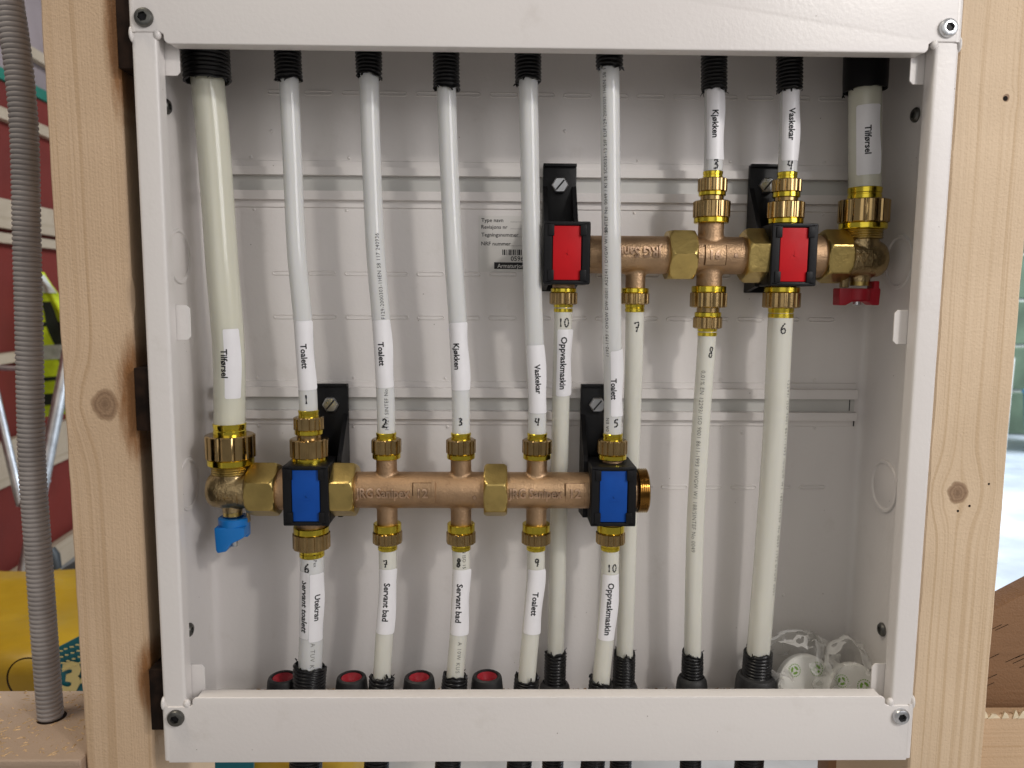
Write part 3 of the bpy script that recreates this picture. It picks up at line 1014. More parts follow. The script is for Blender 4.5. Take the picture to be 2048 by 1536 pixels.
for p, q in (((-4.2, 3.4), (4.0, 3.4)), ((4.0, 3.4), (0, -3.4)), ((0, -3.4), (-4.2, 3.4)), ((-2.6, 3.2), (-0.6, 1.4)), ((-0.6, 1.4), (0.9, 1.4)), ((0.9, 1.4), (2.6, 3.2))):
    d = Vector((q[0] - p[0], q[1] - p[1])).normalized()
    n_ = Vector((-d.y, d.x)) * 0.28
    px0 = 207.0
    poly = [(px0 + p[0] + n_.x, ZR - 1.5 + p[1] + n_.y), (px0 + p[0] - n_.x, ZR - 1.5 + p[1] - n_.y), (px0 + q[0] - n_.x, ZR - 1.5 + q[1] - n_.y), (px0 + q[0] + n_.x, ZR - 1.5 + q[1] + n_.y)]
    tri.append(prism(poly, YR - 13.1, YR - 12.2))
obj("cast_emblem", join(*tri), M['brass_cast'], vb, smooth=False)
obj("shoulder_ring", lathe((199.4, YR, ZR), AX, [(0, 11), (0, 13.0), (1.6, 13.2), (2.4, 12.6), (3.0, 11.5)], 48), M['brass_cast'], mr)
hp = [(xv - 16.5, zt - 0.6), (xv + 6.2, zt - 0.6), (xv + 6.4, zt + 4.2), (xv + 9.8, zt + 4.2), (xv + 9.8, zt - 0.2), (xv + 10.9, zt - 1.2), (xv + 10.4, zt - 11.6), (xv + 6.0, zt - 11.6),
      (xv + 2.4, zt - 9.2), (xv - 7.6, zt - 9.4), (xv - 11.6, zt - 11.8), (xv - 16.2, zt - 11.8)]
hp = [(x + 1.2, z) for x, z in hp]
h = obj("valve_handle", join(prism(hp, YR - 5.2, YR + 5.2, 0.9, 3), lathe((xv - 1, YR, zt - 8.2), AZ, [(0, 8.2), (7, 8.4)], 40)), M['red_dark'], mr)
obj("handle_screw", lathe((xv - 1.5, YR - 1, zt - 11.9), AZ, [(0, 1.8), (0.6, 2.7), (3, 2.7)], 20), M['steel'], h)
obj("stop_pin", box(xv - 12.6, xv - 8.2, YR - 3, YR + 2, zt - 0.2, zt + 8, 0.5), M['brass_cast'], mr)


# ------------------------------------------------------------------ plastic water pipes with paper labels and pen numbers
def snap(p, end, x, y):
    """let the pipe end run straight into its fitting"""
    p = [tuple(q) for q in p]
    i, j = (-1, -2) if end == 'bottom' else (0, 1)
    p[i] = (x, y, p[i][2])
    p[j] = (x + (p[j][0] - x) * 0.35, y + (p[j][1] - y) * 0.35, p[j][2])
    return p


def run_out(p):
    """carry the lower end on downwards out of the cabinet"""
    p = [np.array(q, float) for q in p][:-1]
    d = p[-1] - p[-2]
    d = d / abs(d[2])
    return [tuple(q) for q in p] + [tuple(p[-1] + d * (310 + p[-1][2]))]


def pipe(pts, r, mat, label, texts=(), pen=None, prints=(), name="water_pipe", overlap=True):
    """pts top to bottom. texts: (word, z_top, z_bottom, a0, a1, text_angle, z_text, size, shear)"""
    pa = Path(pts)
    o = root(name, pts[-1], label, "pipe")
    zs = np.linspace(pa.z0, pa.z1, 46)
    obj("tube", pa.tube([(z, r) for z in zs], 36), mat, o)
    for (word, zt, zb, a0, a1, ta, zm, size, shear, mt) in texts:
        n, m = 16, 22
        V, F = [], []
        ph = RNG.uniform(0, 6)
        for j in range(m + 1):
            z = zt + (zb - zt) * j / m
            for i in range(n + 1):
                t = i / n
                a = a0 + (a1 - a0) * t
                lift = 0.12 + (0.95 * max(0, t - 0.78) / 0.22 * (0.5 + 0.5 * math.sin(z * 0.14 + ph)) if mt == 'label' else 0)
                corner = 0.0
                if j in (0, m) and i in (0, n):
                    corner = 0.9 * (-1 if j == 0 else 1)
                V.append(tuple(pa.pt(z + corner, math.radians(a), r + lift + 0.02)))
        for j in range(m):
            for i in range(n):
                k = j * (n + 1) + i
                F.append((k, k + 1, k + n + 2, k + n + 1))
        lb = obj("paper_label" if mt == 'label' else "clear_tape", (V, F), M[mt], o)
        if word:
            obj("label_text", pipe_text(pa, r + 0.15, word, size, zm, math.radians(ta), True, 0.145, shear, 0.12), M['ink'], lb, smooth=False)
    if pen:
        s, z, a, h, w = pen
        obj("pen_number", pen_mark(pa, r, s, z, math.radians(a), h, w), M['ink'], o, smooth=False)
    for (s, zm, a, size, down, mt, mono) in prints:
        obj("pipe_print", pipe_text(pa, r, s, size, zm, math.radians(a), down, 0.0, 0.0, 0.07, mono, 0.95), M[mt], o, smooth=False)
    return pa


def sleeve(name, pts, R, z_end, z_far, label, up, group, pitch=2.3, depth=1.05, ragged=1.6, boot=None, smooth_end=0.0, mat='black_gloss'):
    """corrugated protective hose; z_end is the cut end that shows, z_far runs out of the cabinet"""
    pa = Path(pts)
    o = root(name, (pts[0][0], pts[0][1], z_far), label, "hose", group)
    ph = RNG.uniform(0, 6.28, 4)
    sg = 1 if z_end > z_far else -1        # +1: the cut end points up
    def rag(a):
        return ragged * (0.55 * math.sin(a + ph[0]) + 0.35 * math.sin(3 * a + ph[1]) + 0.25 * math.sin(7 * a + ph[2]) + 0.16 * math.sin(13 * a + ph[3])) * 0.75
    base = ripple_rings(z_far, z_end, R, pitch, 0.0 if smooth_end else depth)
    rings = []
    for z, r in base:
        w = max(0.0, 1 - abs(z - z_end) / 7.0)
        if w > 0:
            rings.append((z, (lambda a, r=r, w=w: (rag(a) * w * w, r + 0.35 * math.sin(2 * a + ph[1]) * w))))
        else:
            rings.append((z, r))
    for dz in (0.0, 3.0, 8.0, 16.0):
        rings.append((z_end - sg * dz, (lambda a, dz=dz: (rag(a) * max(0, 1 - dz / 7.0) ** 2, R - 1.5 + 0.35 * math.sin(2 * a + ph[1]) * max(0, 1 - dz / 7)))))
    obj("hose_wall", pa.tube(rings, 40, caps=False), M[mat], o, angle=60)
    # frayed plastic slivers at the saw cut
    V, F = [], []
    for k in range(9):
        a = RNG.uniform(0, 6.28)
        p = pa.pt(z_end, a, R - 0.5) + np.array([0, 0, rag(a)])
        d = np.array([RNG.uniform(-1.4, 1.4), RNG.uniform(-1, 1), sg * RNG.uniform(0.2, 2.4)])
        q = np.array([RNG.uniform(0.3, 0.8), 0.25, 0.2])
        i = len(V)
        V += [tuple(p - q), tuple(p + q), tuple(p + q * 0.6 + d), tuple(p - q * 0.6 + d), tuple(p + np.array([0, .5, 0])), tuple(p + d * 0.8 + np.array([0, .5, 0]))]
        F += [(i, i + 1, i + 2, i + 3), (i + 1, i + 4, i + 5, i + 2), (i + 4, i, i + 3, i + 5)]
    obj("frayed_edge", (V, F), M[mat], o, smooth=False)
    if boot:
        zb, rb = boot
        c = pa.c(zb)
        obj("sealing_boot", lathe((c[0], c[1], -236.3), AZ, [(0, rb + 1.2), (zb + 236.3 - 7, rb), (zb + 236.3 - 3, rb - 0.6), (zb + 236.3 - 1, rb - 1.6), (zb + 236.3, R + 0.4), (zb + 236.3 - 2, R + 0.3)], 44), M['dark_boot'], o)
    return pa


W1, W2 = -62, 74        # usual wrap of the paper labels in degrees
LB = 'label'
# upper row of the cold manifold ------------------------------------------------
pA = [(-210.4, 46.0, 215.7), (-209.4, 46.0, 186.1), (-207.3, 47.0, 144.0), (-205.2, 48.0, 74.1), (-203.3, 49.0, 21.2), (-203.0, 50.0, -15.0), (-203.2, 50.0, -32.3)]
pA = snap(pA, 'bottom', XB['v'], YB)
pipe(pA, 10.0, M['pex_big'], "thick yellowish supply pipe labelled Tilførsel above the blue-handled valve",
     [("Tilførsel", 32.0, -12.7, 2, 62, 2, 10.2, 5.6, 0, LB), ("", 32.0, -12.7, -40, 1, 0, 0, 0, 0, 'laminate')][:1])
pB = [(-160.3, 48.0, 217.0), (-159.6, 48.0, 185.7), (-158.8, 48.0, 144.7), (-157.5, 48.0, 82.4), (-155.0, 50.0, 37.0), (-153.5, 50.0, -8.2), (-153.2, 50.0, -23.1)]
pB = snap(pB, 'bottom', XB['a'], YB)
pipe(pB, 6.0, M['pex_blue'], "pipe labelled Toalett with pen number 1, leftmost thin pipe",
     [("Toalett", 37.2, -7.7, W1, W2, 6, 14.4, 5.4, 0, LB)], ("1", -13.6, 2, 6.0, 0.9))
pC = [(-109.7, 47.0, 220.3), (-109.5, 47.0, 190.5), (-108.9, 47.0, 145.0), (-107.1, 48.0, 82.8), (-104.1, 50.0, 34.7), (-102.4, 50.0, -11.2), (-102.1, 50.0, -37.9)]
pC = snap(pC, 'bottom', XB['b'], YB)
pipe(pC, 6.0, M['pex_blue'], "pipe labelled Toalett with pen number 2, second thin pipe",
     [("Toalett", 38.2, -5.9, W1, W2, -4, 16.3, 5.2, 0, LB)], ("2", -29.2, 0, 5.6, 1.0),
     [("EUF129-2000303-1HEN S8 117 240936", 63.7, 22, 3.5, False, 'ink', 0.1), ("1192 / SINTEF No 0", -18.7, 12, 3.5, False, 'ink', 0.1)])
pD = [(-61.5, 47.0, 217.9), (-61.2, 47.0, 183.5), (-60.1, 47.0, 145.5), (-57.4, 48.0, 83.2), (-54.4, 50.0, 35.0), (-52.8, 50.0, -11.0), (-52.8, 50.0, -37.7)]
pD = snap(pD, 'bottom', XB['c'], YB)
pipe(pD, 6.0, M['pex_blue'], "pipe labelled Kjøkken with pen number 3 on the lower manifold",
     [("Kjøkken", 36.9, -7.3, W1, W2, -14, 14.9, 5.2, 0, LB)], ("3", -28.0, 0, 4.4, 0.9))
pE = [(-10.9, 44.0, 217.6), (-10.2, 44.0, 188.4), (-9.0, 44.0, 145.4), (-7.0, 46.0, 83.5), (-4.4, 49.0, 25.6), (-3.0, 50.0, -10.8), (-2.4, 50.0, -37.5)]
pE = snap(pE, 'bottom', XB['d'], YB)
pipe(pE, 6.0, M['pex_blue'], "pipe labelled Vaskekar with pen number 4 on the lower manifold",
     [("Vaskekar", 22.7, -22.2, W1, W2, 8, 0.5, 5.2, 0, LB)], ("4", -27.8, -2, 5.0, 0.9))
pF = [(38.0, 33.0, 217.5), (38.8, 33.0, 192.8), (40.5, 33.0, 143.9), (42.6, 34.0, 83.2), (44.6, 39.0, 39.3), (46.8, 49.0, -7.1), (47.3, 50.0, -37.4)]
pF = snap(pF, 'bottom', XB['e'], YB)
pipe(pF, 6.0, M['pex_blue'], "pipe labelled Toalett with pen number 5, passing in front of the upper manifold",
     [("Toalett", 20.8, -24.3, -20, 84, -3, -4.9, 5.0, 0, LB)], ("5", -28.9, 12, 5.0, 0.9),
     [("SINTEF No 0049 / KI SE SC0035-13 SIF EUF129-2000303-1HEN S8 117", 144.3, -40, 3.3, False, 'ink', 0.1),
      ("1192-1193 / OVGW DW-0501 AS2141 / DVGW W1183 /", 58.3, -42, 3.3, False, 'ink', 0.1), ("0A EN", -29.9, -44, 3.3, False, 'ink', 0.1)])
# lower row of the cold manifold ------------------------------------------------
pa_ = [(-153.4, 50.0, -118.4), (-153.5, 50.0, -137.6), (-154.4, 48.0, -182.6), (-155.5, 46.0, -206.7), (-155.5 - 1, 46, -300)]
pa_ = run_out(snap(pa_, 'top', XB['a'], YB))
pipe(pa_, 8.0, M['pex_blue'], "pipe with two paper labels Utekran and Servant toalett and pen number 6",
     [("Servant toalett", -129.7, -175.6, -82, 1, -23, -153.6, 5.9, 0.25, LB), ("Utekran", -131.1, -177.7, 2, 80, 40, -154.3, 5.5, 0, LB)],
     ("6", -126.6, -12, 6.2, 1.0),
     [("SaniPex", -120.7, 28, 3.3, True, 'ink', 0.1), ("A TUV K", -187.1, 22, 4.2, True, 'faint_ink', 0.2)])
pb_ = [(-102.3, 50.0, -113.8), (-102.5, 49.0, -144.2), (-104.3, 47.0, -175.1), (-106.0, 45.0, -202.7), (-106.7 - 2, 44, -300)]
pb_ = run_out(snap(pb_, 'top', XB['b'], YB))
pipe(pb_, 6.0, M['pex_cream'], "Servant bad pipe under the first tee right of the left blue clamp",
     [("Servant bad", -128.3, -172.8, W1, W2, 2, -150.8, 5.6, 0, LB)], ("7", -124.2, -8, 4.8, 0.8))
pc_ = [(-52.2, 50.0, -113.7), (-52.1, 49.0, -137.1), (-54.1, 47.0, -175.1), (-56.1, 45.0, -200.9), (-57.1 - 2, 44, -300)]
pc_ = run_out(snap(pc_, 'top', XB['c'], YB))
pipe(pc_, 6.0, M['pex_cream'], "Servant bad pipe with faint upside print, just left of the middle union nut",
     [("Servant bad", -128.6, -173.6, W1, W2, -6, -151.5, 5.6, 0, LB)], ("8", -123.4, -14, 5.6, 1.1),
     [("EN ISO 15", -120.3, 22, 3.3, True, 'ink', 0.1), ("A 10W KUS", -188.3, 14, 3.8, True, 'faint_ink', 0.2)])
pd_ = [(-2.6, 50.0, -113.6), (-2.4, 49.0, -137.1), (-5.1, 47.0, -175.2), (-7.3, 45.0, -202.8), (-8.6 - 2, 44, -300)]
pd_ = run_out(snap(pd_, 'top', XB['d'], YB))
pipe(pd_, 6.0, M['pex_cream'], "pipe labelled Toalett with pen number 9 below the lower manifold",
     [("Toalett", -128.6, -172.9, W1, W2, 4, -151.9, 5.4, 0, LB)], ("9", -123.4, 4, 5.2, 0.9))
pe_ = [(48.6, 50.0, -113.6), (48.3, 49.0, -140.6), (45.8, 47.0, -178.8), (43.4, 45.0, -206.5), (42.4 - 2, 44, -300)]
pe_ = run_out(snap(pe_, 'top', XB['e'], YB))
pipe(pe_, 6.0, M['pex_cream'], "pipe labelled Oppvaskmaskin with pen number 10 below the lower manifold",
     [("Oppvaskmaskin", -132.0, -177.2, W1, W2, 2, -155.4, 5.7, 0, LB)], ("10", -127.1, 4, 5.2, 0.8))
# hot manifold ---------------------------------------------------------------------
pK = [(108.1, 56.0, 223.0), (109.5, 56.0, 184.7), (110.5, 56.0, 148.8), (111.1, 56.0, 133.7)]
pK = snap(pK, 'bottom', XR['c'], YR)
pipe(pK, 6.0, M['pex_blue'], "short pipe labelled Kjøkken on top of the upper manifold cross",
     [("Kjøkken", 185.9, 142.1, W1, W2, -6, 164.1, 5.2, 0, LB)], ("3", 139.0, 2, 5.6, 1.1))
pV = [(156.3, 56.0, 223.6), (158.2, 56.0, 185.2), (159.0, 56.0, 149.3), (159.1, 56.0, 133.5)]
pV = snap(pV, 'bottom', XR['d'], YR)
pipe(pV, 6.0, M['pex_blue'], "short pipe labelled Vaskekar above the right red clamp",
     [("Vaskekar", 185.8, 141.9, W1, W2, -2, 164.3, 5.4, 0, LB)], ("4", 138.8, -4, 5.6, 0.9))
pT = [(206.1, 56.0, 224.2), (207.2, 56.0, 184.2), (207.9, 56.0, 140.3), (207.5, 56.0, 123.8)]
pT = snap(pT, 'bottom', XR['v'], YR)
pipe(pT, 10.0, M['pex_big'], "thick supply pipe labelled Tilførsel above the red-handled valve",
     [("Tilførsel", 176.5, 133.0, -55, 34, -14, 154.7, 5.4, 0, LB)])
p10 = [(14.5, 56.0, 47.1), (14.7, 58.0, 25.2), (14.8, 65.0, -16.1), (14.9, 71.0, -82.1), (14.7, 72.0, -142.2), (14.1, 72.0, -201.7), (14.0, 72, -300)]
p10 = run_out(snap(p10, 'top', XR['a'], YR))
pipe(p10, 6.0, M['pex_cream'], "pipe labelled Oppvaskmaskin with pen number 10 running down behind the lower manifold",
     [("Oppvaskmaskin", 32.8, -11.8, -40, 70, 4, 10.8, 5.6, 0, LB)], ("10", 37.1, 0, 5.4, 0.8))
p7 = [(62.5, 56.0, 47.4), (63.6, 60.0, 18.7), (64.6, 70.0, -33.9), (64.6, 73.0, -82.5), (64.4, 73.0, -161.0), (63.8, 72.0, -201.8), (63.8, 72, -300)]
p7 = run_out(snap(p7, 'top', XR['b'], YR))
pipe(p7, 6.0, M['pex_cream'], "plain cream pipe with pen number 7 running down past the threaded manifold end", (), ("7", 34.4, 4, 6.0, 0.8))
p8 = [(109.7, 56.0, 31.9), (109.6, 56.0, 12.6), (109.3, 58.0, -31.7), (108.5, 60.0, -93.0), (109.0, 61.0, -138.0), (110.2, 62.0, -196.9), (110.4, 62, -300)]
p8 = run_out(snap(p8, 'top', XR['c'], YR))
pipe(p8, 6.0, M['pex_cream'], "cream pipe with pen number 8 and printed text down its side", (), ("8", 18.3, 16, 6.6, 0.8),
     [("0,01% EN 12293/ ISO 9001 8611-1993 /OVGW W1 188/SINTEF No 0049", -56.7, -24, 3.9, True, 'faint_ink', 0.12)])
p6 = [(158.8, 56.0, 44.1), (158.9, 56.0, 19.5), (160.0, 58.0, -31.5), (159.4, 60.0, -92.9), (158.2, 61.0, -143.4), (156.7, 62.0, -197.0), (156.1 , 62, -300)]
p6 = run_out(snap(p6, 'top', XR['d'], YR))
pipe(p6, 8.0, M['pex_cream'], "widest lower pipe with pen number 6 below the right red clamp", (), ("6", 34.2, -4, 6.6, 0.8),
     [("12293/ ISO 9001 8611-1993 /OVGW W1 188/SINTEF No 0049 1192 DVGW 0501", -75.0, 40, 3.6, True, 'faint_ink', 0.3)])

# ------------------------------------------------------------------ black protective hoses
GT, GB = "black corrugated hoses entering from above", "black corrugated hoses entering from below"
ZTOP = 262.0
def ext(p, z):
    d = np.array(p[0]) - np.array(p[1])
    q = np.array(p[0]) + d * (z - p[0][2]) / d[2]
    return [tuple(q)] + list(p)
sleeve("corrugated_hose", ext(pA, 275), 14.4, 185.2, ZTOP, "widest corrugated black hose over the left supply pipe", False, GT, 2.5, 0.9, 1.2)
for P_, ze, lab in ((pB, 187.2, "black hose over the leftmost thin pipe, second hose from the left"), (pC, 189.3, "black hose over the second thin Toalett pipe, third hose from the left"),
                    (pD, 182.6, "lowest reaching upper hose, over the Kjøkken pipe numbered 3"), (pE, 186.6, "black hose over the Vaskekar pipe numbered 4"),
                    (pF, 192.2, "shortest upper hose, over the pipe passing before the upper manifold"), (pK, 185.6, "black hose over the short Kjøkken pipe"),
                    (pV, 186.1, "black hose over the short Vaskekar pipe")):
    sleeve("corrugated_hose", ext(P_, 275), 8.4, ze, ZTOP, lab, False, GT)
sleeve("corrugated_hose", ext(pT, 275), 13.6, 186.7, ZTOP, "smooth wide black hose over the right supply pipe", False, GT, 2.5, 0.2, 1.0, smooth_end=1.0, mat='black')
for P_, R_, ze, lab, bt in ((pa_, 11.2, -196.4, "wide torn black hose around the pipe with two labels", None),
                            (pb_, 8.6, -203.4, "torn black hose between the second and third red-cored plugs", None),
                            (pc_, 8.9, -202.7, "torn black hose between the third and fourth red-cored plugs", None),
                            (pd_, 8.6, -204.3, "torn black hose around the lower Toalett pipe numbered 9", None),
                            (pe_, 8.3, -206.5, "torn black hose around the lower Oppvaskmaskin pipe", None),
                            (p10, 7.9, -199.4, "black hose standing in a boot behind the Toalett pipe numbered 9", (-222.1, 11.2)),
                            (p7, 8.0, -200.2, "black hose in a boot around the cream pipe numbered 7", (-222.2, 10.6)),
                            (p8, 7.7, -195.4, "black hose in a boot around the printed cream pipe", (-212.5, 10.8)),
                            (p6, 10.2, -194.0, "widest black hose in a boot beside the plastic bags", (-211.1, 14.2))):
    sleeve("corrugated_hose", P_, R_, ze, -300, lab, True, GB, 2.3, 1.0, 2.6, bt)

# black rubber plugs with a red core, waiting for more hoses
for i, (c, lab) in enumerate((((-175.1, 52.0, -206.9), "black plug with red core, leftmost, beside the two-label pipe"), ((-128.1, 52.0, -207.0), "second red-cored black plug from the left"),
                              ((-81.6, 52.0, -207.0), "third red-cored black plug from the left"), ((-34.7, 52.0, -206.4), "rightmost red-cored black plug"))):
    o = root("rubber_plug", (c[0], c[1], -236.6), lab, "plug", "black rubber plugs with red cores")
    h = c[2] + 236.6
    obj("plug_body", lathe((c[0], c[1], -236.6), AZ, [(0, 12.4), (h * 0.55, 11.6), (h - 2.5, 10.4), (h - 0.8, 9.8), (h, 8.6), (h - 0.3, 7.6), (h - 5, 7.0)], 44), M['dark_boot'], o)
    obj("red_core", lathe((c[0], c[1], -236.6 + h - 6), AZ, [(0, 7.3), (4.4, 7.3), (5.0, 6.9), (3.2, 4.8), (1.2, 3.0)], 36), M['red_dark'], o)


# ------------------------------------------------------------------ bags with white discs on the cabinet floor
from mathutils import noise as mn


def disc_thing(c, R, tilt, yaw, label, marks):
    o = root("cover_disc", (c[0], c[1], c[2] - R), label, "disc", "white discs in clear bags")
    m = Matrix.Translation(c) @ Matrix.Rotation(math.radians(yaw), 4, 'Z') @ Matrix.Rotation(math.radians(tilt), 4, 'X')
    def T(vf):
        return [tuple(m @ Vector(p)) for p in vf[0]], vf[1]
    obj("disc", T(lathe((0, 0, 0), (0, -1, 0), [(-4, R - 0.6), (-3, R), (2.0, R), (3.6, R - 1.2), (4.0, R - 3.0), (4.2, R * 0.4)], 56)), M['white'], o)
    for (mx, mz, s) in marks:
        parts = []
        for k in range(3):
            a0 = k * 2 * math.pi / 3
            pts = []
            for t in np.linspace(0, 1.55, 6):
                pts.append((mx + s * 0.62 * math.cos(a0 + t), mz + s * 0.62 * math.sin(a0 + t)))
            inner = [(mx + (p[0] - mx) * 0.45, mz + (p[1] - mz) * 0.45) for p in reversed(pts)]
            parts.append(([(p[0], -4.35, p[1]) for p in pts + inner], [tuple(range(12))]))
        for k in range(18):
            a0 = k * 2 * math.pi / 18
            parts.append(([(mx + s * q * math.cos(a0 + d), -4.35, mz + s * q * math.sin(a0 + d)) for q, d in ((0.86, -.1), (1.0, -.1), (1.0, .1), (0.86, .1))], [(0, 1, 2, 3)]))
        obj("printed_mark", T(join(*parts)), M['green'], o, smooth=False)
    return o


disc_thing((191.4, 62.0, -220.2), 22.0, -14, 10, "larger white disc with green recycling marks in the left clear bag", [(-9.5, 12.5, 4.6), (7.5, 12.0, 5.0)])
disc_thing((220.0, 50.0, -215.3), 17.0, -16, -8, "smaller white disc with green recycling marks in the right clear bag", [(-8.5, 5.0, 4.4), (6.2, 2.4, 4.8)])


def film_bag(c, rx, ry, rz, seed, label, tail):
    o = root("plastic_bag", (c[0], c[1], -236), label, "bag", "clear bags on the cabinet floor")
    V, F = [], []
    n, m = 40, 24
    for j in range(m + 1):
        ph = math.pi * j / m
        for i in range(n):
            th = 2 * math.pi * i / n
            d = Vector((math.sin(ph) * math.cos(th), math.sin(ph) * math.sin(th), math.cos(ph)))
            k = 1 + 0.30 * mn.noise(d * 1.6 + Vector((seed, 0, 0))) + 0.42 * (0.3 - abs(mn.noise(d * 2.7 + Vector((0, seed, 0))))) + 0.22 * (0.25 - abs(mn.noise(d * 6.3 + Vector((seed, seed, 0)))))
            tl = max(0, d.dot(Vector(tail).normalized())) ** 5
            k += 0.55 * tl
            p = Vector((c[0] + rx * d.x * k, c[1] + ry * d.y * k, c[2] + rz * d.z * k))
            p.z = max(p.z, -235.6)
            p.y = min(max(p.y, 13.5), 88.3)
            p.x = min(p.x, 230)
            V.append(tuple(p))
    for j in range(m):
        for i in range(n):
            F.append((j * n + i, j * n + (i + 1) % n, (j + 1) * n + (i + 1) % n, (j + 1) * n + i))
    obj("film", (V, F), M['film'], o, smooth=True, angle=70)
    return o


film_bag((191.6, 62, -214), 27, 17, 25, 3.1, "crumpled clear plastic bag against the widest lower hose", (-0.7, 0, 1.0))
film_bag((219.2, 46, -213), 22, 17, 21, 8.4, "crumpled clear plastic bag in the right corner of the cabinet", (-0.2, 0.6, 1.0))

# loose sawdust on the cabinet floor
def crumbs(name, n, xr, yr, z, size, label, mat):
    V, F = [], []
    for k in range(n):
        x, y = RNG.uniform(*xr), RNG.uniform(*yr)
        s = size * RNG.uniform(0.3, 1.2)
        a = RNG.uniform(0, 6.28)
        l = s * RNG.uniform(1, 2.6)
        i = len(V)
        dx, dy = math.cos(a), math.sin(a)
        for (p, q, h) in ((-l, -s * .5, 0), (l, -s * .4, 0), (l * .8, s * .5, 0), (-l * .7, s * .4, 0), (0, 0, s * RNG.uniform(.4, .9))):
            V.append((x + dx * p - dy * q, y + dy * p + dx * q, z + h))
        F += [(i, i + 1, i + 4), (i + 1, i + 2, i + 4), (i + 2, i + 3, i + 4), (i + 3, i, i + 4)]
    o = obj(name, (V, F), mat, None, smooth=False)
    return tag(o, label, "sawdust", None, "stuff")


crumbs("sawdust", 900, (-205, 190), (79, 88), -235.6, 0.8, "sawdust along the back of the cabinet floor", M['dust'])

# ------------------------------------------------------------------ timber round the cabinet
KL = (-266.0, -12.6)
STL0, STL1 = -290.5, -246.6
M['stud_l'] = wood_material("spruce_left", (0.66, 0.485, 0.325), (0.51, 0.35, 0.21), [(KL[0] + 268.5, KL[1] + 900, 8.6)],
                            [(-246 + 268.5, -10.0 + 900, 11, 36), (-246 + 268.5, 204.2 + 900, 8, 45), (-246 + 268.5, -188.7 + 900, 9, 24)], seed=1.3)
M['stud_r'] = wood_material("spruce_right", (0.74, 0.575, 0.40), (0.57, 0.41, 0.25), [(255.3 - 262, -64.5 + 900, 6.4), (266.7 - 262, 170.4 + 900, 1.9)], seed=4.7)
M['sill_l'] = wood_material("planed_sill", (0.46, 0.345, 0.255), (0.34, 0.245, 0.175), axis='X', scale=0.5, seed=2.2)
M['sill_r'] = wood_material("sawn_sill", (0.70, 0.50, 0.32), (0.55, 0.36, 0.20), axis='X', scale=0.8, seed=9.1)
M['splinter'] = simple("fresh_splinter", (0.78, 0.66, 0.46), 0.7, nscale=300, var=0.1)
M['ply'] = wood_material("brown_board", (0.27, 0.145, 0.07), (0.215, 0.11, 0.05), axis='X', scale=0.25, seed=5.5)
M['batten'] = wood_material("batten_wood", (0.52, 0.42, 0.31), (0.42, 0.33, 0.23), axis='X', scale=0.4, seed=6.5)


def rough_post(x0, x1, y0, y1, z0, z1, seed, wane=()):
    """sawn post with slightly uneven edges, chamfered and with wane bitten out of an edge"""
    nz = 140
    V, F = [], []
    for j in range(nz + 1):
        z = z0 + (z1 - z0) * j / nz
        def jit(k):
            return 0.55 * mn.noise(Vector((seed + k * 9.3, z * 0.045, 0))) + 0.3 * mn.noise(Vector((seed + k * 3.1, z * 0.2, 1)))
        bite = sum(d * math.exp(-((z - zc) / hh) ** 2) for zc, hh, d in wane)
        c = 1.2
        V += [(x0 + jit(1), y0 + c, z), (x0 + c + jit(1), y0, z), (x1 - c - bite + jit(2), y0, z), (x1 + jit(2) * .5, y0 + c + bite * 1.4, z), (x1, y1, z), (x0, y1, z)]
    for j in range(nz):
        for i in range(6):
            F.append((j * 6 + i, j * 6 + (i + 1) % 6, (j + 1) * 6 + (i + 1) % 6, (j + 1) * 6 + i))
    F.append(tuple(range(5, -1, -1)))
    F.append(tuple(nz * 6 + i for i in range(6)))
    return V, F


o = obj("wall_stud", rough_post(STL0, STL1, 12, 110, -545, 640, 2.0, [(51.7, 5.0, 4.2)]), M['stud_l'], None, (-268.5, 61, -900), angle=25)
tag(o, "sawn spruce stud with a large knot left of the cabinet", "stud", "spruce wall studs")
o = obj("wall_stud", rough_post(236.6, 284.5, 5, 103, -545, 640, 7.0), M['stud_r'], None, (262, 54, -900), angle=25)
tag(o, "pale spruce stud with straight grain right of the cabinet", "stud", "spruce wall studs")
for (x, z, r) in ((256.4, -75.9, 0.9), (263.4, -72.7, 0.9), (274.4, -58.8, 0.8), (266.0, 170.2, 1.6)):
    q = obj("nail_hole", lathe((x, 5.05, z), (0, -1, 0), [(0, r), (0.12, r * 0.8)], 12), M['rust'], o)
# sill board on the left with the conduit through it
o = obj("sill_board", box(-620, -291.5, 8, 95, -288, -240, 2.2, 3), M['sill_l'], None, (-450, 57, -286))
tag(o, "horizontal planed board at lower left with the grey conduit through it", "board", "sill boards")
crumbs("wood_shavings", 520, (-430, -296), (12, 93), -239.9, 1.0, "pale shavings scattered on the lower left board", M['dust'])
# sill board on the right with a torn saw cut
zt = -217.9
o = root("sill_board", (375, 24, -330), "light board with a splintered top edge at lower right", "board", "sill boards")
obj("board", box(286, 470, 20, 29, -330, zt, 0.5), M['sill_r'], o)
rr = random.Random(3)
x = 286.5
while x < 470:
    h_, w_ = rr.choice((1.0, 2.2, 4.2)) * rr.uniform(0.7, 1.2), rr.uniform(4, 10)
    obj("splinter", prism([(x, zt - 2.5), (x + w_, zt - 2.0), (x + w_ * 0.7, zt + h_ * 0.4), (x + w_ * rr.uniform(0.2, 0.4), zt + h_)], 19.2, 20.6), M['splinter'], o, smooth=False)
    x += w_ + rr.uniform(-1.5, 3)
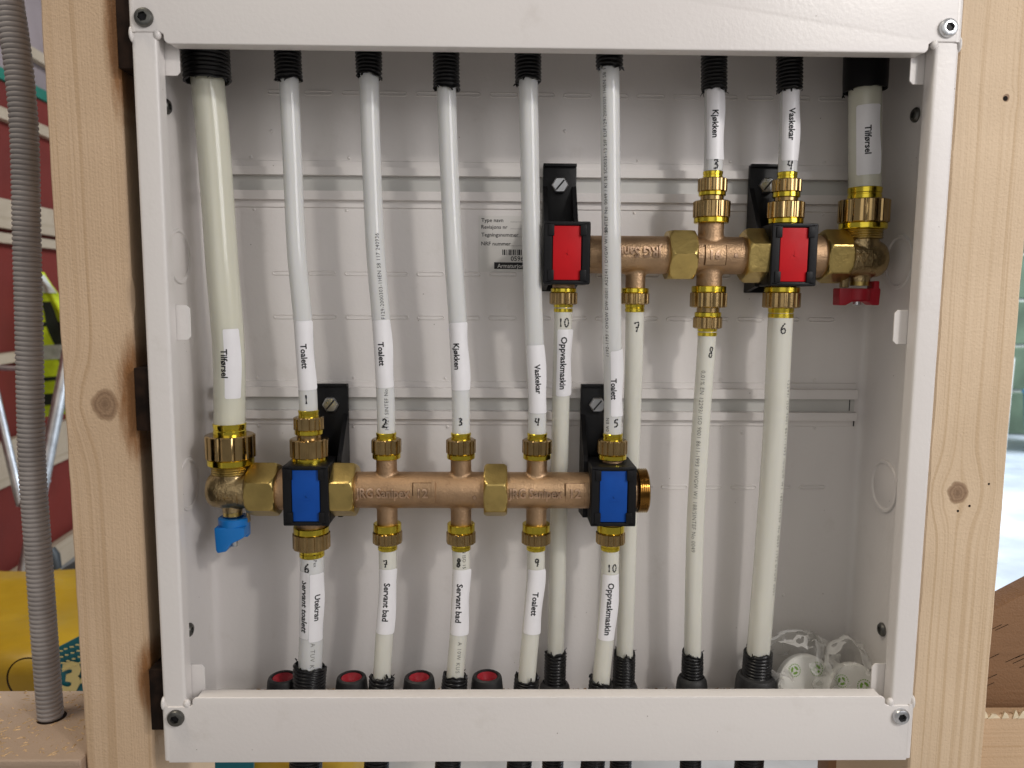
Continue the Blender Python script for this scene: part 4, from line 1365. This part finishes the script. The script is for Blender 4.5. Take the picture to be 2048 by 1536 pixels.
# brown board behind it with a sloping cut edge
a, b = (327.5, 40.0, -143.6), (299.4, 40.0, -159.4)
sl = (a[2] - b[2]) / (a[0] - b[0])
o = obj("brown_board", prism([(560, a[2] + sl * (560 - a[0])), (560, -400), (287, -400), (287, b[2] + sl * (287 - b[0]))], 40, 58, 0.8), M['ply'], None, (375, 49, -400))
tag(o, "brown board with a sloping cut edge behind the right stud", "board")
for k in range(9):
    rr_ = random.Random(k)
    x = rr_.uniform(300, 330)
    z = a[2] + sl * (x - a[0]) - rr_.uniform(8, 55)
    d_ = rr_.uniform(4, 11)
    obj("scratch", prism([(x, z), (x + d_, z + d_ * 0.5), (x + d_, z + d_ * 0.5 - 0.35), (x, z - 0.25)], 39.7, 39.9), M['rust'], o, smooth=False)
o = obj("brown_offcut", box(250.0, 236, 115, 135, -420, -246, 1.0), M['ply'], None, (205, 125, -420))
tag(o, "brown offcut under the right end of the cabinet", "offcut")

# grey corrugated conduit
pts = [(-337.4, 58.0, 253.8), (-335.5, 58.0, 236.1), (-332.8, 58.0, 206.1), (-331.4, 58.0, 175.6), (-331.5, 58.0, 144.7), (-334.3, 58.0, 81.6), (-336.2, 58.0, 33.0), (-339.2, 58.0, -33.6), (-340.2, 58.0, -71.0), (-339.7, 58.0, -137.2), (-339.4, 58.0, -190.8), (-338.7, 58.0, -242.0)]
pts.append((pts[-1][0] + 1.5, 58, -262))
pa = Path(pts)
o = root("conduit", (pts[-1][0], 58, -238), "grey corrugated conduit rising from the lower left board", "conduit")
obj("conduit_wall", pa.tube(ripple_rings(-262, pts[0][2], 8.3, 3.2, 0.95, 4.0), 40, caps=False), M['grey_conduit'], o, angle=60)
obj("seal_rim", lathe((pts[-2][0] + 0.6, 58, -240.1), AZ, [(0, 9.4), (0.4, 9.0), (0.5, 8.0)], 40), M['rust'], o)

# ------------------------------------------------------------------ the room behind, out of focus
M['floor'] = simple("building_site_floor", (0.42, 0.40, 0.38), 0.6, nscale=6, var=0.25)
M['sheet'] = simple("white_floor_sheet", (0.66, 0.72, 0.80), 0.35, nscale=4, var=0.25, bump=0.5, bscale=9, bdist=0.03)
M['redwall'] = simple("red_paint", (0.165, 0.016, 0.009), 0.8, nscale=5, var=0.15)
M['lilac'] = simple("lilac_grey", (0.30, 0.24, 0.24), 0.6, nscale=6, var=0.15)
M['gstrip'] = simple("green_paint", (0.008, 0.16, 0.11), 0.6, nscale=9, var=0.1)
M['hivis'] = simple("hi_vis_cloth", (0.60, 0.74, 0.02), 0.75, nscale=30, var=0.25)
M['reflect'] = simple("grey_reflective_tape", (0.50, 0.52, 0.50), 0.5, nscale=40, var=0.2)
M['darkcloth'] = simple("black_cloth", (0.015, 0.02, 0.014), 0.8, nscale=30, var=0.3)
M['alu'] = cast_metal("aluminium", (0.58, 0.60, 0.63), 0.40, 0.05, 300)
M['yellow'] = simple("yellow_plastic_sack", (0.44, 0.265, 0.010), 0.38, nscale=14, var=0.12, bump=0.4, bscale=14, bdist=0.01)
M['teal'] = simple("teal_print", (0.0, 0.135, 0.18), 0.4, nscale=20, var=0.08)
M['cream'] = simple("cream_print", (0.72, 0.60, 0.26), 0.45)
M['toolbox'] = simple("dark_grey_plastic", (0.03, 0.035, 0.04), 0.5, nscale=20, var=0.3)
M['block'] = simple("green_block", (0.10, 0.145, 0.095), 0.6, nscale=5, var=0.35)
M['joint'] = simple("pale_mortar", (0.62, 0.66, 0.62), 0.8, nscale=20, var=0.1)
M['bluebin'] = simple("blue_bucket_plastic", (0.06, 0.20, 0.33), 0.5, nscale=20, var=0.1)

FZ = -550.0
o = obj("floor", box(-3000, 700, -900, 4200, FZ - 20, FZ), M['floor'], None, (0, 0, FZ), smooth=False)
tag(o, kind="structure")
V, F = [], []
n, m = 40, 40
for j in range(m + 1):
    for i in range(n + 1):
        x, y = 420 + i * 3000 / n, 250 + j * 2700 / m
        V.append((x, y, FZ + 8 + 14 * mn.noise(Vector((x * 0.004, y * 0.003, 0))) + 6 * abs(mn.noise(Vector((x * 0.011, y * 0.004, 3))))))
for j in range(m):
    for i in range(n):
        k = j * (n + 1) + i
        F.append((k, k + 1, k + n + 2, k + n + 1))
o = obj("floor_sheet", (V, F), M['sheet'], None, (1900, 1600, FZ), angle=60)
tag(o, "white plastic sheeting spread over the floor on the right", "floor sheet", None, "structure")
# side wall on the left: red boards with wooden battens
def wall_box(y0, y1, z0, z1, off, th):
    xa = lambda y: -1000 - 0.089 * (y - 1050)
    V = [(xa(y) + d, y, z) for y in (y0, y1) for d in (off - th, off) for z in (z0, z1)]
    return V, [(0, 1, 3, 2), (4, 6, 7, 5), (0, 4, 5, 1), (2, 3, 7, 6), (0, 2, 6, 4), (1, 5, 7, 3)]
w = obj("side_wall", wall_box(200, 4000, FZ, 470, 0, 30), M['redwall'], None, (-1000, 1050, FZ), smooth=False)
tag(w, kind="structure")
for z0, z1, off in ((386, 408, 18), (176, 232, 22), (148, 167, 20), (-84, -64, 20), (-318, -232, 24), (FZ + 8, FZ + 62, 30)):
    obj("batten", wall_box(210, 3990, z0, z1, off, 15), M['batten'], w, smooth=False)
obj("green_strip", wall_box(205, 3995, 466, 488, 8, 20), M['gstrip'], w, smooth=False)
obj("upper_panel", wall_box(200, 4000, 488, 700, -6, 20), M['lilac'], w, smooth=False)
obj("batten", wall_box(210, 3990, 540, 562, 14, 15), M['batten'], w, smooth=False)
# hi-vis jacket hanging on that wall
o = root("work_jacket", (-962.2, 1180.0, -237.9), "yellow-green hi-vis jacket hanging by the red wall", "jacket")
def cloth(u0, u1, v0, v1, off, slant=0.0):
    V, F = [], []
    n, m = 18, 26
    c0 = Vector((-993.8, 1180.0, 94.4))
    for j in range(m + 1):
        for i in range(n + 1):
            a, b = u0 + (u1 - u0) * i / n, v0 + (v1 - v0) * j / m
            fx = a * 130 * (0.25 + 0.75 * min(1, b * 1.9)) + slant * b * 60
            V.append((c0.x + fx, c0.y - 20 - off - 24 * math.sin(a * 9 + b * 2) * (0.4 + b) - 12 * mn.noise(Vector((a * 4, b * 6, 2))), c0.z - b * 300))
    for j in range(m):
        for i in range(n):
            k = j * (n + 1) + i
            F.append((k, k + 1, k + n + 2, k + n + 1))
    return V, F
obj("jacket_body", cloth(0, 1, 0, 1, 0), M['hivis'], o, angle=60)
for (u0, u1, v0, v1, mt) in ((0.0, 1.0, 0.02, 0.14, 'reflect'), (0.3, 0.48, 0.2, 0.62, 'darkcloth'), (0, 1, 0.34, 0.37, 'darkcloth'), (0.1, 0.8, 0.50, 0.60, 'reflect'), (0, 1, 0.72, 0.75, 'darkcloth'), (0.1, 1.0, 0.84, 0.92, 'darkcloth')):
    obj("jacket_band", cloth(u0, u1, v0, v1, 4), M[mt], o, angle=60)
# aluminium ladder rails
def bar(p, q, r, n=16):
    p, q = Vector(p), Vector(q)
    return lathe(p, q - p, [(0, r), ((q - p).length, r)], n)
o = root("step_ladder", (-815.5, 760.0, -485.2), "aluminium step ladder standing behind the grey conduit", "ladder")
obj("rail", bar((-798.7, 980.0, 40.1), (-815.5, 760.0, -485.2), 11), M['alu'], o)
obj("rail", bar((-967.0, 980.0, -108.5), (-879.1, 900.0, -323.7), 8), M['alu'], o)
obj("rung", bar((-981.4, 985.0, -84.9), (-920.4, 990.0, -87.8), 5), M['alu'], o)
obj("rung", bar((-879.1, 900.0, -323.7), (-817.6, 880.0, -273.1), 6), M['alu'], o)
# yellow sacks
def sack(name, x0, x1, y0, y1, z1, seed, label):
    o = root(name, ((x0 + x1) / 2, (y0 + y1) / 2, FZ), label, "sack", "yellow sacks on the floor")
    bm = bmesh.new()
    bmesh.ops.create_cube(bm, size=2.0)
    bmesh.ops.subdivide_edges(bm, edges=list(bm.edges), cuts=13, use_grid_fill=True)
    for v in bm.verts:
        p = v.co.copy()
        f = 0.82 + 0.18 * (1 - min(1, (p.x ** 6 + p.y ** 6)))
        s = 1 - 0.16 * (abs(p.x) ** 4) * (abs(p.y) ** 2)
        k = 0.05 * mn.noise(p * 1.8 + Vector((seed, 0, 0))) + 0.02 * mn.noise(p * 5 + Vector((seed, 2, 0)))
        v.co = Vector(((x0 + x1) / 2 + p.x * (x1 - x0) / 2 * s * (1 + k), (y0 + y1) / 2 + p.y * (y1 - y0) / 2 * s * (1 + k), max(FZ, FZ + (p.z * 0.5 * f + 0.5) * (z1 - FZ) * (1 + k))))
    obj("sack_body", from_bm(bm), M['yellow'], o, angle=60)
    return o
yb = 330
o = sack("yellow_sack", -900, -452, yb, 620, -322.9, 1.0, "yellow sack with a teal price panel at lower left")
def panel(pts, y, name, mat, parent):
    return obj(name, prism(pts, y - 3, y, 0), mat, parent, smooth=False)
YP = yb - 12
tl = panel([(-486.7, -313.5), (-458.5, -298.3), (-441.4, -310.3), (-445.2, -381.9), (-491.1, -381.8)], YP, "teal_panel", M['teal'], o)
v, f = text2d("34", 46, 2.2, 0.0)
c = (-462.2, 314.0, -342.2)
obj("price", ([(c[0] + 4 + p[0] + 0.15 * p[1], c[1] - 1, c[2] + p[1] + 0.12 * p[0]) for p in v], f), M['cream'], tl, smooth=False)
ln = []
for k in range(4):
    for i in range(5):
        p = (-481.7, 314.0, -314.9)
        x, z = p[0] + i * 6.0 + k * 0.8, p[2] + i * 2.2 - k * 6.5
        ln.append(box(x, x + rr.uniform(2.5, 5), 312.5, 313.5, z, z + 1.1))
obj("small_print", join(*ln), M['cream'], tl, smooth=False)
rg = (-514.4, 314.0, -346.5)
obj("round_seal", lathe((rg[0], 316, rg[2]), (0, -1, 0), [(0, 24), (1.0, 24), (1.0, 22.6), (0, 22.6)], 40, caps=False), M['rust'], o)
o = sack("yellow_sack", -440, -170, 300, 560, -416.1, 5.0, "yellow sack with teal print under the cabinet")
panel([(-321.7, -408.4), (-273.9, -408.6), (-277.6, -452.4), (-322.4, -452.2)], 286, "teal_panel", M['teal'], o)
# dark tool box and a yellow tool on the floor behind the sack
c = (-714.6, 760.0, -442.8)
o = root("tool_box", (c[0], 800, FZ), "dark grey tool box behind the yellow sack", "tool box")
zt = -413.3
obj("box_body", box(c[0] - 46, c[0] + 160, 760, 940, FZ, zt - 12, 8, 3), M['toolbox'], o)
obj("box_lid", box(c[0] - 50, c[0] + 164, 755, 945, zt - 10, zt + 4, 5, 3), M['toolbox'], o)
obj("box_handle", box(c[0] + 10, c[0] + 90, 835, 850, zt + 6, zt + 22, 4, 3), M['toolbox'], o)
p, q = (-709.5, 700.0, -366.2), (-688.2, 690.0, -434.0)
o = root("hand_tool", (p[0], 700, FZ), "tool with a yellow and black handle leaning behind the sack", "tool")
pv, qv = Vector(p), Vector(q)
obj("grip", lathe(pv, qv - pv, [(0, 7), (25, 9), ((qv - pv).length, 8)], 20), M['yellow'], o)
obj("tool_head", lathe(pv, pv - qv, [(-4, 10), (18, 13), (30, 9)], 20), M['toolbox'], o)
# far wall on the right: green blocks below a bright window
w = root("far_wall", (2300, 2830, FZ), None, None, None, "structure")
obj("mortar", box(900, 3400, 2812, 2950, FZ, 372), M['joint'], w, smooth=False)
zz = FZ + 20
k = 0
while zz < 340:
    x = 900 - (k % 2) * 250
    while x < 3380:
        obj("block", box(max(900, x) + 6, min(3400, x + 494), 2800, 2860, zz, zz + 182, 4, 1), M['block'], w, smooth=False)
        x += 500
    zz += 195
    k += 1
t = NT("bright_window_sky")
t.set(Base_Color=(0.5, 0.6, 0.75), Roughness=0.2, Emission_Color=(0.62, 0.76, 1.0), Emission_Strength=0.75)
M['sky'] = t.m
o = root("window", (2300, 2900, 372), "bright window above the green block wall", "window")
obj("pane", box(960, 3340, 2905, 2910, 400, 1700), M['sky'], o, smooth=False)
obj("frame", join(box(900, 3400, 2860, 2930, 372, 420, 4), box(900, 3400, 2860, 2930, 1690, 1740, 4), box(2020, 2080, 2860, 2930, 420, 1690, 4), box(900, 950, 2860, 2930, 420, 1690, 4), box(3350, 3400, 2860, 2930, 420, 1690, 4)), M['white'], o, smooth=False)
obj("transom", box(900, 3400, 2856, 2934, 830, 870, 4), M['white'], o, smooth=False)
# white board leaning, bucket
p = (1615.7, 2000.0, -624.0)
o = obj("white_board", ([(1500, 2060, FZ + 20), (1634.1, 2000, -623.9), (1676.1, 2050, -140.2), (1300, 2110, -134.0),
                         (1500, 2080, FZ + 20), (1634.1, 2020, -623.9), (1676.1, 2070, -140.2), (1300, 2130, -134.0)],
                        [(0, 1, 2, 3), (7, 6, 5, 4), (0, 4, 5, 1), (1, 5, 6, 2), (2, 6, 7, 3), (3, 7, 4, 0)]), M['white'], None, smooth=False)
tag(o, "white board leaning in the room beyond the right stud", "board")
p = (1970.1, 2400.0, -422.6)
o = root("bucket", (p[0], 2450, FZ), "blue bucket on the far floor at the right edge", "bucket")
obj("bucket_body", lathe((p[0] + 165, 2450, FZ + 12), AZ, [(0, 95), (-307.6 - FZ - 20, 118), (-307.6 - FZ - 12, 126), (-307.6 - FZ - 4, 118)], 36), M['bluebin'], o)
obj("rag", blob((p[0] + 70, 2400, -326.7), 60, 50, 34, 8), M['red_dark'], o)
